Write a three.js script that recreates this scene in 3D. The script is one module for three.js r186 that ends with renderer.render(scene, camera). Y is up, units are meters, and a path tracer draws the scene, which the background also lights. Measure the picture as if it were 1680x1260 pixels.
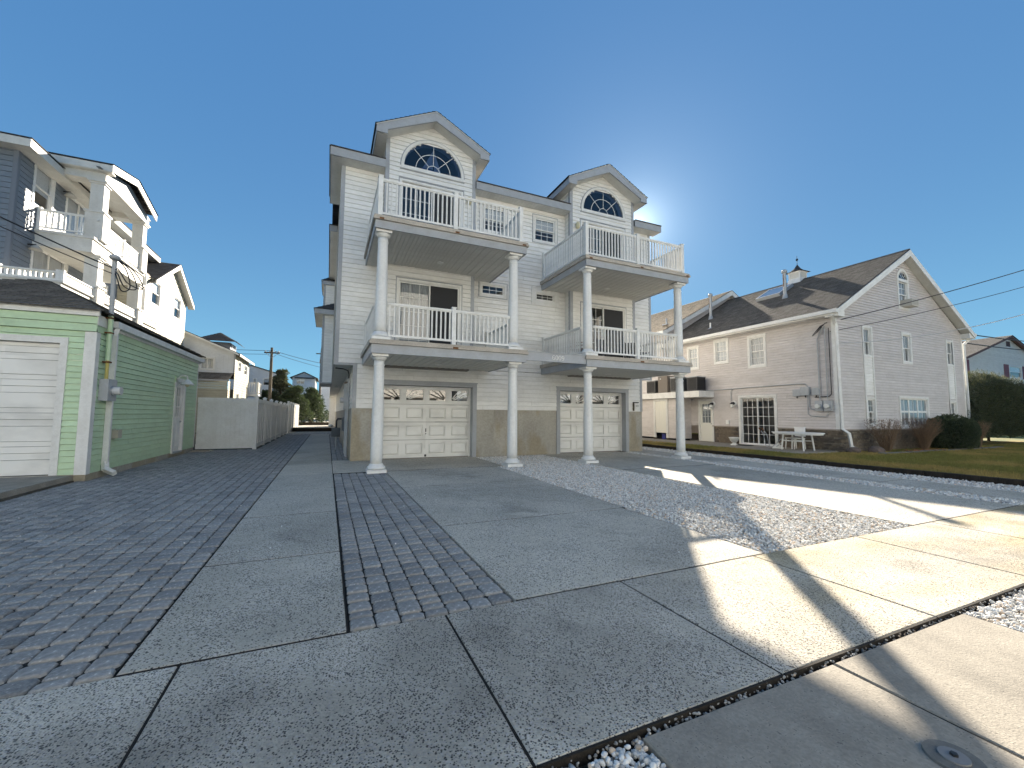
import * as THREE from 'three';
import { mergeGeometries } from 'three/addons/utils/BufferGeometryUtils.js';
import { TextGeometry } from 'three/addons/geometries/TextGeometry.js';
import { FontLoader } from 'three/addons/loaders/FontLoader.js';

// ---------- camera, sky, sun, exposure ----------
const scene = new THREE.Scene();
const camera = new THREE.PerspectiveCamera(85.37, 4 / 3, 0.05, 900);
camera.position.set(0, 1.4, 0);
camera.rotation.set(0.0742963, -0.4159455, 0.0074699, 'YXZ');
const SUN_AZ = 40.8 * Math.PI / 180, SUN_EL = 24.2 * Math.PI / 180;
const sunDir = new THREE.Vector3(Math.sin(SUN_AZ) * Math.cos(SUN_EL), Math.sin(SUN_EL), -Math.cos(SUN_AZ) * Math.cos(SUN_EL));
const renderer = new THREE.WebGLRenderer({ antialias: true });
renderer.toneMapping = THREE.LinearToneMapping;
renderer.toneMappingExposure = 6.9;
renderer.shadowMap.enabled = true;
const sun = new THREE.DirectionalLight(new THREE.Color(1.0, 0.89, 0.73), 2.4);
sun.position.copy(sunDir).multiplyScalar(120); sun.castShadow = true; sun.shadow.radius = 1;
sun.shadow.camera.left = -60; sun.shadow.camera.right = 60; sun.shadow.camera.top = 60; sun.shadow.camera.bottom = -60; sun.shadow.camera.far = 320;
scene.add(sun);
{ // clear winter sky: deep blue overhead, pale cyan at the horizon, white aureole round the sun
  const W = 1024, H = 512, d = new Float32Array(W * H * 4), v = new THREE.Vector3();
  const top = [0.0165, 0.053, 0.122], mid = [0.034, 0.087, 0.165], low = [0.078, 0.178, 0.228], S = 0.6;
  for (let j = 0; j < H; j++) for (let i = 0; i < W; i++) {
    const el = ((j + 0.5) / H - 0.5) * Math.PI, az = ((i + 0.5) / W - 0.5) * 2 * Math.PI;
    v.set(Math.cos(az) * Math.cos(el), Math.sin(el), Math.sin(az) * Math.cos(el));
    const e = Math.max(0, v.y), t1 = Math.pow(1 - e, 5.5), t2 = Math.pow(1 - e, 1.6);
    const c = v.dot(sunDir), ang = Math.acos(Math.min(1, c));
    const gl = 0.32 * Math.exp(-ang / 0.03) + 0.075 * Math.exp(-ang / 0.13) + 0.014 * Math.exp(-ang / 0.5);
    const k = (j * W + i) * 4;
    for (let q = 0; q < 3; q++) {
      let x = top[q] + (mid[q] - top[q]) * t2; x += (low[q] - x) * t1;
      x += gl * [0.86, 0.98, 1.0][q];
      if (v.y < 0) x *= Math.max(0.35, 1 + v.y * 3);
      d[k + q] = x * S;
    }
    d[k + 3] = 1;
  }
  const t = new THREE.DataTexture(d, W, H, THREE.RGBAFormat, THREE.FloatType);
  t.mapping = THREE.EquirectangularReflectionMapping; t.magFilter = THREE.LinearFilter; t.minFilter = THREE.LinearFilter; t.needsUpdate = true;
  scene.background = t; scene.environment = t;
}

// ---------- helpers ----------
let seed = 12345;
const rnd = () => { seed = (seed + 0x6d2b79f5) | 0; let t = Math.imul(seed ^ (seed >>> 15), 1 | seed); t = (t + Math.imul(t ^ (t >>> 7), 61 | t)) ^ t; return ((t ^ (t >>> 14)) >>> 0) / 4294967296; };
const rr = (a, b) => a + (b - a) * rnd();
const hash = (x, y, s) => { let h = Math.imul(x, 374761393) + Math.imul(y, 668265263) + Math.imul(s, 974634777); h = Math.imul(h ^ (h >>> 13), 1274126177); return ((h ^ (h >>> 16)) >>> 0) / 4294967296; };
const sm = (t) => t * t * (3 - 2 * t), lerp = (a, b, t) => a + (b - a) * t, clamp = (x, a = 0, b = 1) => Math.min(b, Math.max(a, x));
function vnoise(x, y, s, wrap = 0) { // value noise, optionally periodic
  const ix = Math.floor(x), iy = Math.floor(y), fx = sm(x - ix), fy = sm(y - iy), m = (a) => wrap ? ((a % wrap) + wrap) % wrap : a;
  return lerp(lerp(hash(m(ix), m(iy), s), hash(m(ix + 1), m(iy), s), fx), lerp(hash(m(ix), m(iy + 1), s), hash(m(ix + 1), m(iy + 1), s), fx), fy);
}
const fbm = (x, y, s, wrap = 0, o = 4) => { let a = 0, w = 0.5, t = 0; for (let i = 0; i < o; i++) { a += w * vnoise(x, y, s + i, wrap); t += w; x *= 2; y *= 2; if (wrap) wrap *= 2; w *= 0.5; } return a / t; };
function tex(n, fn, srgb = true, m = n) { // fn(u,v) -> [r,g,b] 0..1
  const d = new Uint8Array(n * m * 4);
  for (let j = 0; j < m; j++) for (let i = 0; i < n; i++) { const c = fn(i / n, j / m, i, j), k = (j * n + i) * 4; for (let q = 0; q < 3; q++) d[k + q] = clamp(c[q]) * 255; d[k + 3] = 255; }
  const t = new THREE.DataTexture(d, n, m); t.wrapS = t.wrapT = THREE.RepeatWrapping; t.magFilter = THREE.LinearFilter; t.minFilter = THREE.LinearMipmapLinearFilter; t.generateMipmaps = true;
  if (srgb) t.colorSpace = THREE.SRGBColorSpace; t.needsUpdate = true; return t;
}
const per = (t, sx, sy = sx) => { const c = t.clone(); c.repeat.set(1 / sx, 1 / sy); c.needsUpdate = true; return c; }; // texture covers sx metres
const lin = (r, g, b) => new THREE.Color().setRGB(r, g, b);
const M = (r, g, b, rough = 0.7, o = {}) => new THREE.MeshStandardMaterial({ color: lin(r, g, b), roughness: rough, ...o });

function fix(g) { // positions, normals and uv in metres
  if (g.index) g = g.toNonIndexed();
  if (!g.attributes.normal) g.computeVertexNormals();
  if (!g.userData.keepUV) {
    const p = g.attributes.position, n = p.count, uv = new Float32Array(n * 2), a = new THREE.Vector3(), b = new THREE.Vector3(), c = new THREE.Vector3();
    for (let i = 0; i < n; i += 3) {
      a.fromBufferAttribute(p, i); b.fromBufferAttribute(p, i + 1).sub(a); c.fromBufferAttribute(p, i + 2).sub(a); b.cross(c);
      const x = Math.abs(b.x), y = Math.abs(b.y), z = Math.abs(b.z);
      for (let k = i; k < i + 3; k++) {
        if (y >= x && y >= z) { uv[k * 2] = p.getX(k); uv[k * 2 + 1] = p.getZ(k); }
        else if (x > z) { uv[k * 2] = p.getZ(k); uv[k * 2 + 1] = p.getY(k); }
        else { uv[k * 2] = p.getX(k); uv[k * 2 + 1] = p.getY(k); }
      }
    }
    g.setAttribute('uv', new THREE.BufferAttribute(uv, 2));
  }
  const out = new THREE.BufferGeometry();
  for (const k of ['position', 'normal', 'uv', 'color']) if (g.attributes[k]) out.setAttribute(k, g.attributes[k]);
  out.userData.keepUV = true;
  return out;
}
const merge = (l) => { l = [].concat(l).flat(9); const f = l.map(fix); const g = f.length > 1 ? mergeGeometries(f) : f[0]; g.userData = { keepUV: true }; return g; };
const B = (x0, x1, y0, y1, z0, z1) => new THREE.BoxGeometry(Math.abs(x1 - x0), Math.abs(y1 - y0), Math.abs(z1 - z0)).translate((x0 + x1) / 2, (y0 + y1) / 2, (z0 + z1) / 2);
const V = (x, y, z) => new THREE.Vector3(x, y, z);
function tube(a, b, r, r2 = r, n = 10) {
  const A = V(...a), D = V(...b).sub(A), g = new THREE.CylinderGeometry(r2, r, D.length(), n).translate(0, D.length() / 2, 0);
  g.applyQuaternion(new THREE.Quaternion().setFromUnitVectors(V(0, 1, 0), D.clone().normalize())); return g.translate(...a);
}
const bend = (pts, r, n = 6, seg = 0) => new THREE.TubeGeometry(new THREE.CatmullRomCurve3(pts.map((p) => V(...p)), false, 'centripetal'), seg || pts.length * 6, r, n);
const pipe = (pts, r, n = 8) => { const l = []; for (let i = 0; i + 1 < pts.length; i++) { l.push(tube(pts[i], pts[i + 1], r, r, n)); if (i) l.push(new THREE.SphereGeometry(r, n, 6).translate(...pts[i])); } return l; };
function quads(list) { // list of [a,b,c,d] points
  const p = []; for (const [a, b, c, d] of list) p.push(...a, ...b, ...c, ...a, ...c, ...d);
  const g = new THREE.BufferGeometry(); g.setAttribute('position', new THREE.Float32BufferAttribute(p, 3)); g.computeVertexNormals(); return g;
}
function prism(pts, z0, z1) { // outline in x,y pushed from z0 to z1
  const s = new THREE.Shape(pts.map(([x, y]) => new THREE.Vector2(x, y)));
  return new THREE.ExtrudeGeometry(s, { depth: z1 - z0, bevelEnabled: false, curveSegments: 24 }).translate(0, 0, z0);
}
const turnX = (g) => g.applyMatrix4(new THREE.Matrix4().set(0, 0, 1, 0, 0, 1, 0, 0, -1, 0, 0, 0, 0, 0, 0, 1)); // outline x -> -z, depth z -> x
const lathe = (pts, n = 20) => new THREE.LatheGeometry(pts.map(([r, y]) => new THREE.Vector2(r, y)), n);

const used = new Map(), num = (n) => { const k = used.get(n) || 0; used.set(n, k + 1); return k ? n + '_' + String(k).padStart(3, '0') : n; };
const base = new Map();
function thing(name, label, category, at = [0, 0, 0], group, turn = 0) { // a Group at the thing's base
  const o = new THREE.Group(); o.name = num(name); o.position.set(...at); o.rotation.y = turn; o.userData = { label, category }; if (group) o.userData.group = group;
  scene.add(o); base.set(o, turn ? [0, 0, 0] : at); return o;
}
function local(o) { base.set(o, [0, 0, 0]); return o; }
function mesh(name, g, m, parent) { // parts of a thing are given in world coordinates unless the thing is local
  const o = new THREE.Mesh(Array.isArray(g) ? merge(g) : g.userData.keepUV ? g : merge([g]), m); o.name = name; o.castShadow = o.receiveShadow = true;
  const b = base.get(parent); if (b) o.position.set(-b[0], -b[1], -b[2]);
  parent.add(o); return o;
}
function node(name, parent, at = [0, 0, 0], turn = 0) { // a part that is a group; its children use its own coordinates
  const o = new THREE.Group(); o.name = name; const b = base.get(parent) || [0, 0, 0]; o.position.set(at[0] - b[0], at[1] - b[1], at[2] - b[2]); o.rotation.y = turn; parent.add(o); return o;
}
function worldNode(name, parent) { const b = base.get(parent) || [0, 0, 0]; const o = new THREE.Group(); o.name = name; o.position.set(-b[0], -b[1], -b[2]); parent.add(o); return o; } // children in world coordinates
function solo(name, g, m, label, category, group) { const o = new THREE.Mesh(Array.isArray(g) ? merge(g) : g.userData.keepUV ? g : merge([g]), m); o.name = num(name); o.castShadow = o.receiveShadow = true; o.userData = { label, category }; if (group) o.userData.group = group; scene.add(o); return o; }
function struct(name, g, m) { const o = g ? new THREE.Mesh(Array.isArray(g) ? merge(g) : g.userData.keepUV ? g : merge([g]), m) : new THREE.Group(); o.name = num(name); o.userData.kind = 'structure'; o.castShadow = o.receiveShadow = true; scene.add(o); return o; }
function copyOf(o, at, label, turn) { const c = o.clone(); c.name = num(o.name.replace(/_\d{3}$/, '')); c.position.set(...at); if (turn !== undefined) c.rotation.y = turn; c.userData = { ...o.userData, label }; scene.add(c); return c; }

// ---------- procedural materials ----------
const T = {};
T.fine = tex(256, (u, v) => { const n = 0.86 + 0.14 * fbm(u * 32, v * 32, 3, 32, 3); return [n, n, n]; });
T.fineB = tex(256, (u, v) => { const n = fbm(u * 64, v * 64, 5, 64, 3); return [n, n, n]; }, false);
T.wash = tex(512, (u, v) => { const a = fbm(u * 6, v * 6, 11, 6, 5), b = fbm(u * 40, v * 40, 17, 40, 2), n = 0.905 + 0.10 * a + 0.05 * (b - 0.5); return [n, n * (0.992 + 0.008 * a), n * (0.975 + 0.025 * a)]; });
function stones(n, cells, s, fn) { // cellular aggregate
  const P = []; for (let j = 0; j < cells; j++) for (let i = 0; i < cells; i++) P.push([hash(i, j, s), hash(i, j, s + 1), hash(i, j, s + 2), hash(i, j, s + 3)]);
  return (u, v) => {
    const x = u * cells, y = v * cells, ix = Math.floor(x), iy = Math.floor(y); let best = 9, id = 0;
    for (let b = -1; b < 2; b++) for (let a = -1; a < 2; a++) { const k = ((iy + b + cells) % cells) * cells + (ix + a + cells) % cells, p = P[k], dx = ix + a + p[0] - x, dy = iy + b + p[1] - y, dd = dx * dx + dy * dy; if (dd < best) { best = dd; id = k; } }
    return fn(Math.sqrt(best), P[id][2], P[id][3], u, v);
  };
}
function aggTex(cells, s, cover, dark) { // exposed aggregate: small dark and pale pebbles showing through worn cement
  return tex(1024, stones(1024, cells, s, (d, a, b, u, v) => {
    const m = fbm(u * 9, v * 9, s + 10, 9, 4), inside = clamp((0.26 + 0.5 * a - d) * 6), cov = b < cover + 1.1 * (m - 0.5) ? 1 : 0;
    const cem = 0.79 + 0.14 * (fbm(u * 120, v * 120, s + 20, 120, 2) - 0.5) + 0.12 * (m - 0.5), st = a < 0.72 ? dark + 0.22 * b : 0.70 + 0.25 * b, k = inside * cov;
    return [lerp(cem, st, k), lerp(cem * 0.98, st * 0.985, k), lerp(cem * 0.925, st * 0.97, k)];
  }));
}
T.agg = aggTex(124, 21, 0.53, 0.27); T.agg2 = aggTex(116, 41, 0.48, 0.24);
T.aggB = tex(1024, stones(1024, 96, 21, (d, a) => { const h = clamp((0.5 - d) * 3) * (0.4 + 0.6 * a); return [h, h, h]; }), false);
T.conc = tex(512, (u, v) => { const a = fbm(u * 8, v * 8, 51, 8, 5), b = fbm(u * 110, v * 110, 53, 110, 2), p = b > 0.80 ? -0.2 : 0, n = 0.70 + 0.16 * (a - 0.5) + 0.14 * (b - 0.5) + p; return [n, n * 0.99, n * 0.96]; });
T.found = tex(512, (u, v) => { const a = fbm(u * 5, v * 3, 61, 0, 5), b = fbm(u * 60, v * 60, 63, 60, 3), st = clamp((fbm(u * 7, v * 2.2, 67, 0, 4) - 0.46) * 5); const n = 0.66 + 0.14 * (a - 0.5) + 0.1 * (b - 0.5); return [n * lerp(1, 0.93, st), n * lerp(0.985, 0.885, st), n * lerp(0.95, 0.79, st)]; });
T.paver = tex(512, (u, v) => { const b = fbm(u * 70, v * 70, 71, 70, 3), a = fbm(u * 9, v * 9, 73, 9, 4), w = b > 0.78 ? 0.18 : 0, n = 0.74 + 0.26 * (b - 0.5) + 0.22 * (a - 0.5) + w; return [n, n, n]; });
T.shingle = tex(512, (u, v) => { // 16 tabs across, 16 courses up
  const r = Math.floor(v * 16), x = u * 16 + hash(r, 3, 81) * 4, k = ((Math.floor(x) % 16) + 16) % 16, h = hash(k, r, 83), g = fbm(u * 100, v * 100, 87, 100, 2), e = (x - Math.floor(x)) < 0.06 ? 0.75 : 1; const n = (0.70 + 0.2 * h + 0.3 * (g - 0.5)) * e; return [n, n * (0.985 + 0.015 * h), n * (0.96 + 0.04 * h)]; });
T.soil = tex(512, (u, v) => { const b = fbm(u * 60, v * 60, 91, 60, 3), a = fbm(u * 8, v * 8, 93, 8, 4), n = 0.55 + 0.5 * (b - 0.5) + 0.4 * (a - 0.5); return [n, n * 0.96, n * 0.88]; });
T.grass = tex(512, (u, v) => { const b = fbm(u * 90, v * 90, 101, 90, 2), a = fbm(u * 5, v * 5, 103, 5, 5), d = clamp((a - 0.42) * 4); return [lerp(0.34, 0.62, d) * (0.7 + 0.6 * b), lerp(0.40, 0.55, d) * (0.7 + 0.6 * b), lerp(0.14, 0.28, d) * (0.7 + 0.6 * b)]; });
T.pebble = tex(1024, stones(1024, 64, 111, (d, a, b) => { const n = 0.55 + 0.42 * a; return b < 0.1 ? [n, n * 0.86, n * 0.7] : [n, n, n * 0.99]; }));
T.bark = tex(256, (u, v) => { const n = 0.6 + 0.5 * (fbm(u * 40, v * 4, 121, 0, 4) - 0.5); return [n, n * 0.95, n * 0.88]; });
T.door = tex(512, (u, v) => { const a = fbm(u * 4, v * 7, 131, 0, 5), d = clamp((a - 0.5) * 3), n = 0.98 - 0.09 * d; return [n, n * 0.995, n * 0.985]; });

const sid = (r, g, b, n = 4, rough = 0.5) => Array.from({ length: n }, (_, i) => M(r * (0.965 + 0.02 * i), g * (0.965 + 0.02 * i), b * (0.965 + 0.02 * i), rough, { map: per(T.wash, 2.3 + 0.4 * i, 1.7) }));
const mat = {
  whiteSiding: sid(0.87, 0.865, 0.84), graySiding: sid(0.64, 0.60, 0.585), greenSiding: sid(0.55, 0.73, 0.49), blueSiding: sid(0.20, 0.235, 0.28), creamSiding: sid(0.43, 0.41, 0.32), paleSiding: sid(0.70, 0.80, 0.88), panelSiding: sid(0.72, 0.74, 0.76),
  white: M(0.85, 0.85, 0.83, 0.45, { map: per(T.wash, 1.3) }), trimGray: M(0.40, 0.42, 0.45, 0.5, { map: per(T.wash, 1.1) }), trimWhite: M(0.80, 0.80, 0.78, 0.5, { map: per(T.wash, 0.9) }),
  soffit: M(0.74, 0.735, 0.70, 0.55, { map: per(T.wash, 1.4) }), deckEdge: M(0.98, 0.90, 0.82, 0.8, { map: per(T.conc, 1.7) }),
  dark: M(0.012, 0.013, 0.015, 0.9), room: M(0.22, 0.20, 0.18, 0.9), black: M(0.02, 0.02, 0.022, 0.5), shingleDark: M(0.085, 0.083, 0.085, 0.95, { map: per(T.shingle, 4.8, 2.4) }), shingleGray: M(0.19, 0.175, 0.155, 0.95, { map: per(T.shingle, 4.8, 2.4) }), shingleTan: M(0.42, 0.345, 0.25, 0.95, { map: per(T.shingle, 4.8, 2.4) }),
  foundation: M(0.98, 0.95, 0.885, 0.9, { map: per(T.found, 2.6, 2.2), bumpMap: per(T.fineB, 0.5), bumpScale: 0.004 }),
  door: M(0.84, 0.84, 0.82, 0.45, { map: per(T.door, 2.9, 2.5) }), metal: M(0.42, 0.44, 0.46, 0.45, { metalness: 0.6 }), metalPaint: M(0.45, 0.47, 0.49, 0.5, { map: per(T.wash, 0.5) }), galv: M(0.5, 0.5, 0.49, 0.5, { metalness: 0.5, map: per(T.wash, 0.3) }),
  blind: M(0.62, 0.64, 0.66, 0.8), curtain: M(0.42, 0.43, 0.44, 0.95), wood: M(0.30, 0.25, 0.19, 0.85, { map: per(T.bark, 0.5) }), timber: M(0.085, 0.07, 0.055, 0.95, { map: per(T.bark, 0.6) }),
  glass: new THREE.MeshPhysicalMaterial({ color: lin(0.9, 0.93, 0.95), roughness: 0.02, transmission: 1, thickness: 0, ior: 1.75 }),
  rust: M(0.55, 0.27, 0.12, 0.9, { map: per(T.soil, 0.2) }), plastic: M(0.80, 0.80, 0.78, 0.4), rubber: M(0.03, 0.03, 0.03, 0.6), cable: M(0.025, 0.025, 0.03, 0.6), cableGray: M(0.30, 0.30, 0.30, 0.5),
};
// ---------- building helpers ----------
// a wall frame: P(u, y, d) -> world; d points out of the wall
const faceZ = (c) => (u, y, d) => [u, y, c + d], faceBack = (c) => (u, y, d) => [u, y, c - d], faceX = (c) => (u, y, d) => [c + d, y, u], faceXn = (c) => (u, y, d) => [c - d, y, u];
function spans(a, b, holes, y0, y1) { let l = [[a, b]]; for (const [h0, h1, g0, g1] of holes) if (g0 < y1 - 1e-4 && g1 > y0 + 1e-4) l = l.flatMap(([s, e]) => h1 <= s || h0 >= e ? [[s, e]] : [[s, Math.min(e, h0)], [Math.max(s, h1), e]].filter(([x, y]) => y - x > 0.004)); return l; }
function course(P, yb, yt, { u0, u1, holes = [], outline, lip = 0.024, slot = 0.007 }) { // pieces of one clapboard, cut round openings; each piece a list of quads
  const rows = [], cuts = [yb, yt]; for (const h of holes) for (const y of [h[2], h[3]]) if (y > yb + 0.003 && y < yt - 0.003) cuts.push(y);
  cuts.sort((a, b) => a - b);
  const at = (y) => lerp(lip, 0.003, (y - yb) / (yt - yb)), lim = (y) => outline ? outline(y) : [u0, u1];
  for (let i = 0; i + 1 < cuts.length; i++) {
    const y0 = cuts[i], y1 = i + 2 === cuts.length ? cuts[i + 1] - slot : cuts[i + 1], [a0, b0] = lim(y0), [a1, b1] = lim(y1), row = []; rows.push(row); if (b0 - a0 < 0.02) continue;
    for (const [s, e] of spans(a0, b0, holes, y0, y1)) {
      const s1 = s === a0 ? a1 : Math.max(s, a1), e1 = e === b0 ? b1 : Math.min(e, b1); if (e1 < s1 - 1e-6) continue;
      const q = [[P(s, y0, at(y0)), P(e, y0, at(y0)), P(e1, y1, at(y1)), P(s1, y1, at(y1))]];
      if (i === 0) q.push([P(s, y0, -0.03), P(e, y0, -0.03), P(e, y0, at(y0)), P(s, y0, at(y0))]);
      if (i + 2 === cuts.length) q.push([P(s1, y1, at(y1)), P(e1, y1, at(y1)), P(e1, y1, -0.03), P(s1, y1, -0.03)]);
      row.push({ s, e, q, id: null });
    }
  }
  const out = []; // strips that touch belong to one piece
  for (let i = 0; i < rows.length; i++) for (const r of rows[i]) {
    const touch = i ? [...new Set(rows[i - 1].filter((p) => p.s < r.e - 0.01 && p.e > r.s + 0.01).map((p) => p.id))] : [];
    r.id = touch[0] ?? { q: [], area: 0 }; if (!touch.length) out.push(r.id); r.id.q.push(...r.q); r.id.area += (r.e - r.s);
    for (const t of touch.slice(1)) { r.id.q.push(...t.q); r.id.area += t.area; for (const row of rows) for (const p of row) if (p.id === t) p.id = r.id; out.splice(out.indexOf(t), 1); }
  }
  return out;
}
const pools = new Map();
function seams(o, i, yb, h) { if (o.outline || o.u1 - o.u0 < 4.5) return []; const l = []; let u = o.u0 + 1.2 + 3.4 * hash(i, 3, 401); while (u < o.u1 - 0.8) { l.push([u, u + 0.004, yb - 0.001, yb + h + 0.001]); u += 3.66; } return l; } // 12 ft boards butt at staggered joints
function siding(parent, mats, exp, y0, y1, walls, name = 'siding_board') { // each board one part; walls: [[P, opts], ...]
  const n = Math.max(1, Math.round((y1 - y0) / exp)), h = (y1 - y0) / n, pool = pools.get(parent) || pools.set(parent, []).get(parent);
  for (let i = 0; i < n; i++) for (const [P, o] of walls) { const yb = y0 + i * h; if ((o.y0 ?? -99) < yb + h * 0.6 && (o.y1 ?? 99) > yb + h * 0.4) for (const c of course(P, yb, yb + h, { ...o, slot: o.slot ?? (mats === mat.whiteSiding ? 0.004 : 0.006 * exp / 0.12), holes: [...(o.holes || []), ...seams(o, i, yb, h)] })) { const m = c.q[0][0], d = Math.hypot(m[0], m[2]); pool.push({ q: c.q, w: (o.far ? 0.001 : o.big ?? 1) * c.area / d, m: mats[Math.floor(hash(i, 7, Math.round(y0 * 100)) * mats.length)], name, mats }); } }
}
function laySiding(parent, most = 300) { // the largest boards are parts of their own, those past the limit are joined
  const pool = pools.get(parent) || []; pool.sort((a, b) => b.w - a.w); const rest = [];
  pool.forEach((c, i) => { if (i < most) mesh(c.name, quads(c.q), c.m, parent); else rest.push(c); });
  for (const set of new Set(rest.map((c) => c.mats))) { const o = mesh('siding_boards', quads(rest.filter((c) => c.mats === set).flatMap((c) => c.q)), set[1], parent); o.userData.kind = 'stuff'; }
}
function flatWall(P, u0, u1, y0, y1, holes = [], d = 0) { // plain sheet with openings
  const ys = [y0, y1]; for (const h of holes) for (const y of [h[2], h[3]]) if (y > y0 && y < y1) ys.push(y); ys.sort((a, b) => a - b); const q = [];
  for (let i = 0; i + 1 < ys.length; i++) if (ys[i + 1] - ys[i] > 1e-3) for (const [s, e] of spans(u0, u1, holes, ys[i], ys[i + 1])) q.push([P(s, ys[i], d), P(e, ys[i], d), P(e, ys[i + 1], d), P(s, ys[i + 1], d)]);
  return quads(q);
}
function roofPlane(a, b, c, d, rows, th = 0.03) { // a,b eave corners; c,d ridge corners (c above b, d above a): sawtooth shingle courses
  const A = V(...a), Bv = V(...b), C = V(...c), D = V(...d), n = Bv.clone().sub(A).cross(D.clone().sub(A)).normalize(); if (n.y < 0) n.negate();
  const p = [], uv = [], L = (t) => A.clone().lerp(D, t), R = (t) => Bv.clone().lerp(C, t), sl = D.distanceTo(A), put = (q, uu, vv) => { p.push(q.x, q.y, q.z); uv.push(uu, vv); };
  for (let i = 0; i < rows; i++) {
    const t0 = i / rows, t1 = (i + 1) / rows, o0 = n.clone().multiplyScalar(th), o1 = n.clone().multiplyScalar(th * 0.35);
    const l0 = L(t0), r0 = R(t0), l1 = L(t1), r1 = R(t1), w = r0.distanceTo(l0), w1 = r1.distanceTo(l1), s = (w - w1) / 2, v0 = i * 0.15, v1 = v0 + 0.15;
    const a0 = l0.clone().add(o0), b0 = r0.clone().add(o0), a1 = l1.clone().add(o1), b1 = r1.clone().add(o1);
    put(a0, 0, v0); put(b0, w, v0); put(b1, w - s, v1); put(a0, 0, v0); put(b1, w - s, v1); put(a1, s, v1);
    put(l0, 0, v0); put(r0, w, v0); put(b0, w, v0); put(l0, 0, v0); put(b0, w, v0); put(a0, 0, v0);
  }
  const g = new THREE.BufferGeometry(); g.setAttribute('position', new THREE.Float32BufferAttribute(p, 3)); g.setAttribute('uv', new THREE.Float32BufferAttribute(uv, 2)); g.computeVertexNormals(); g.userData.keepUV = true; return merge([g]);
}
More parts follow.
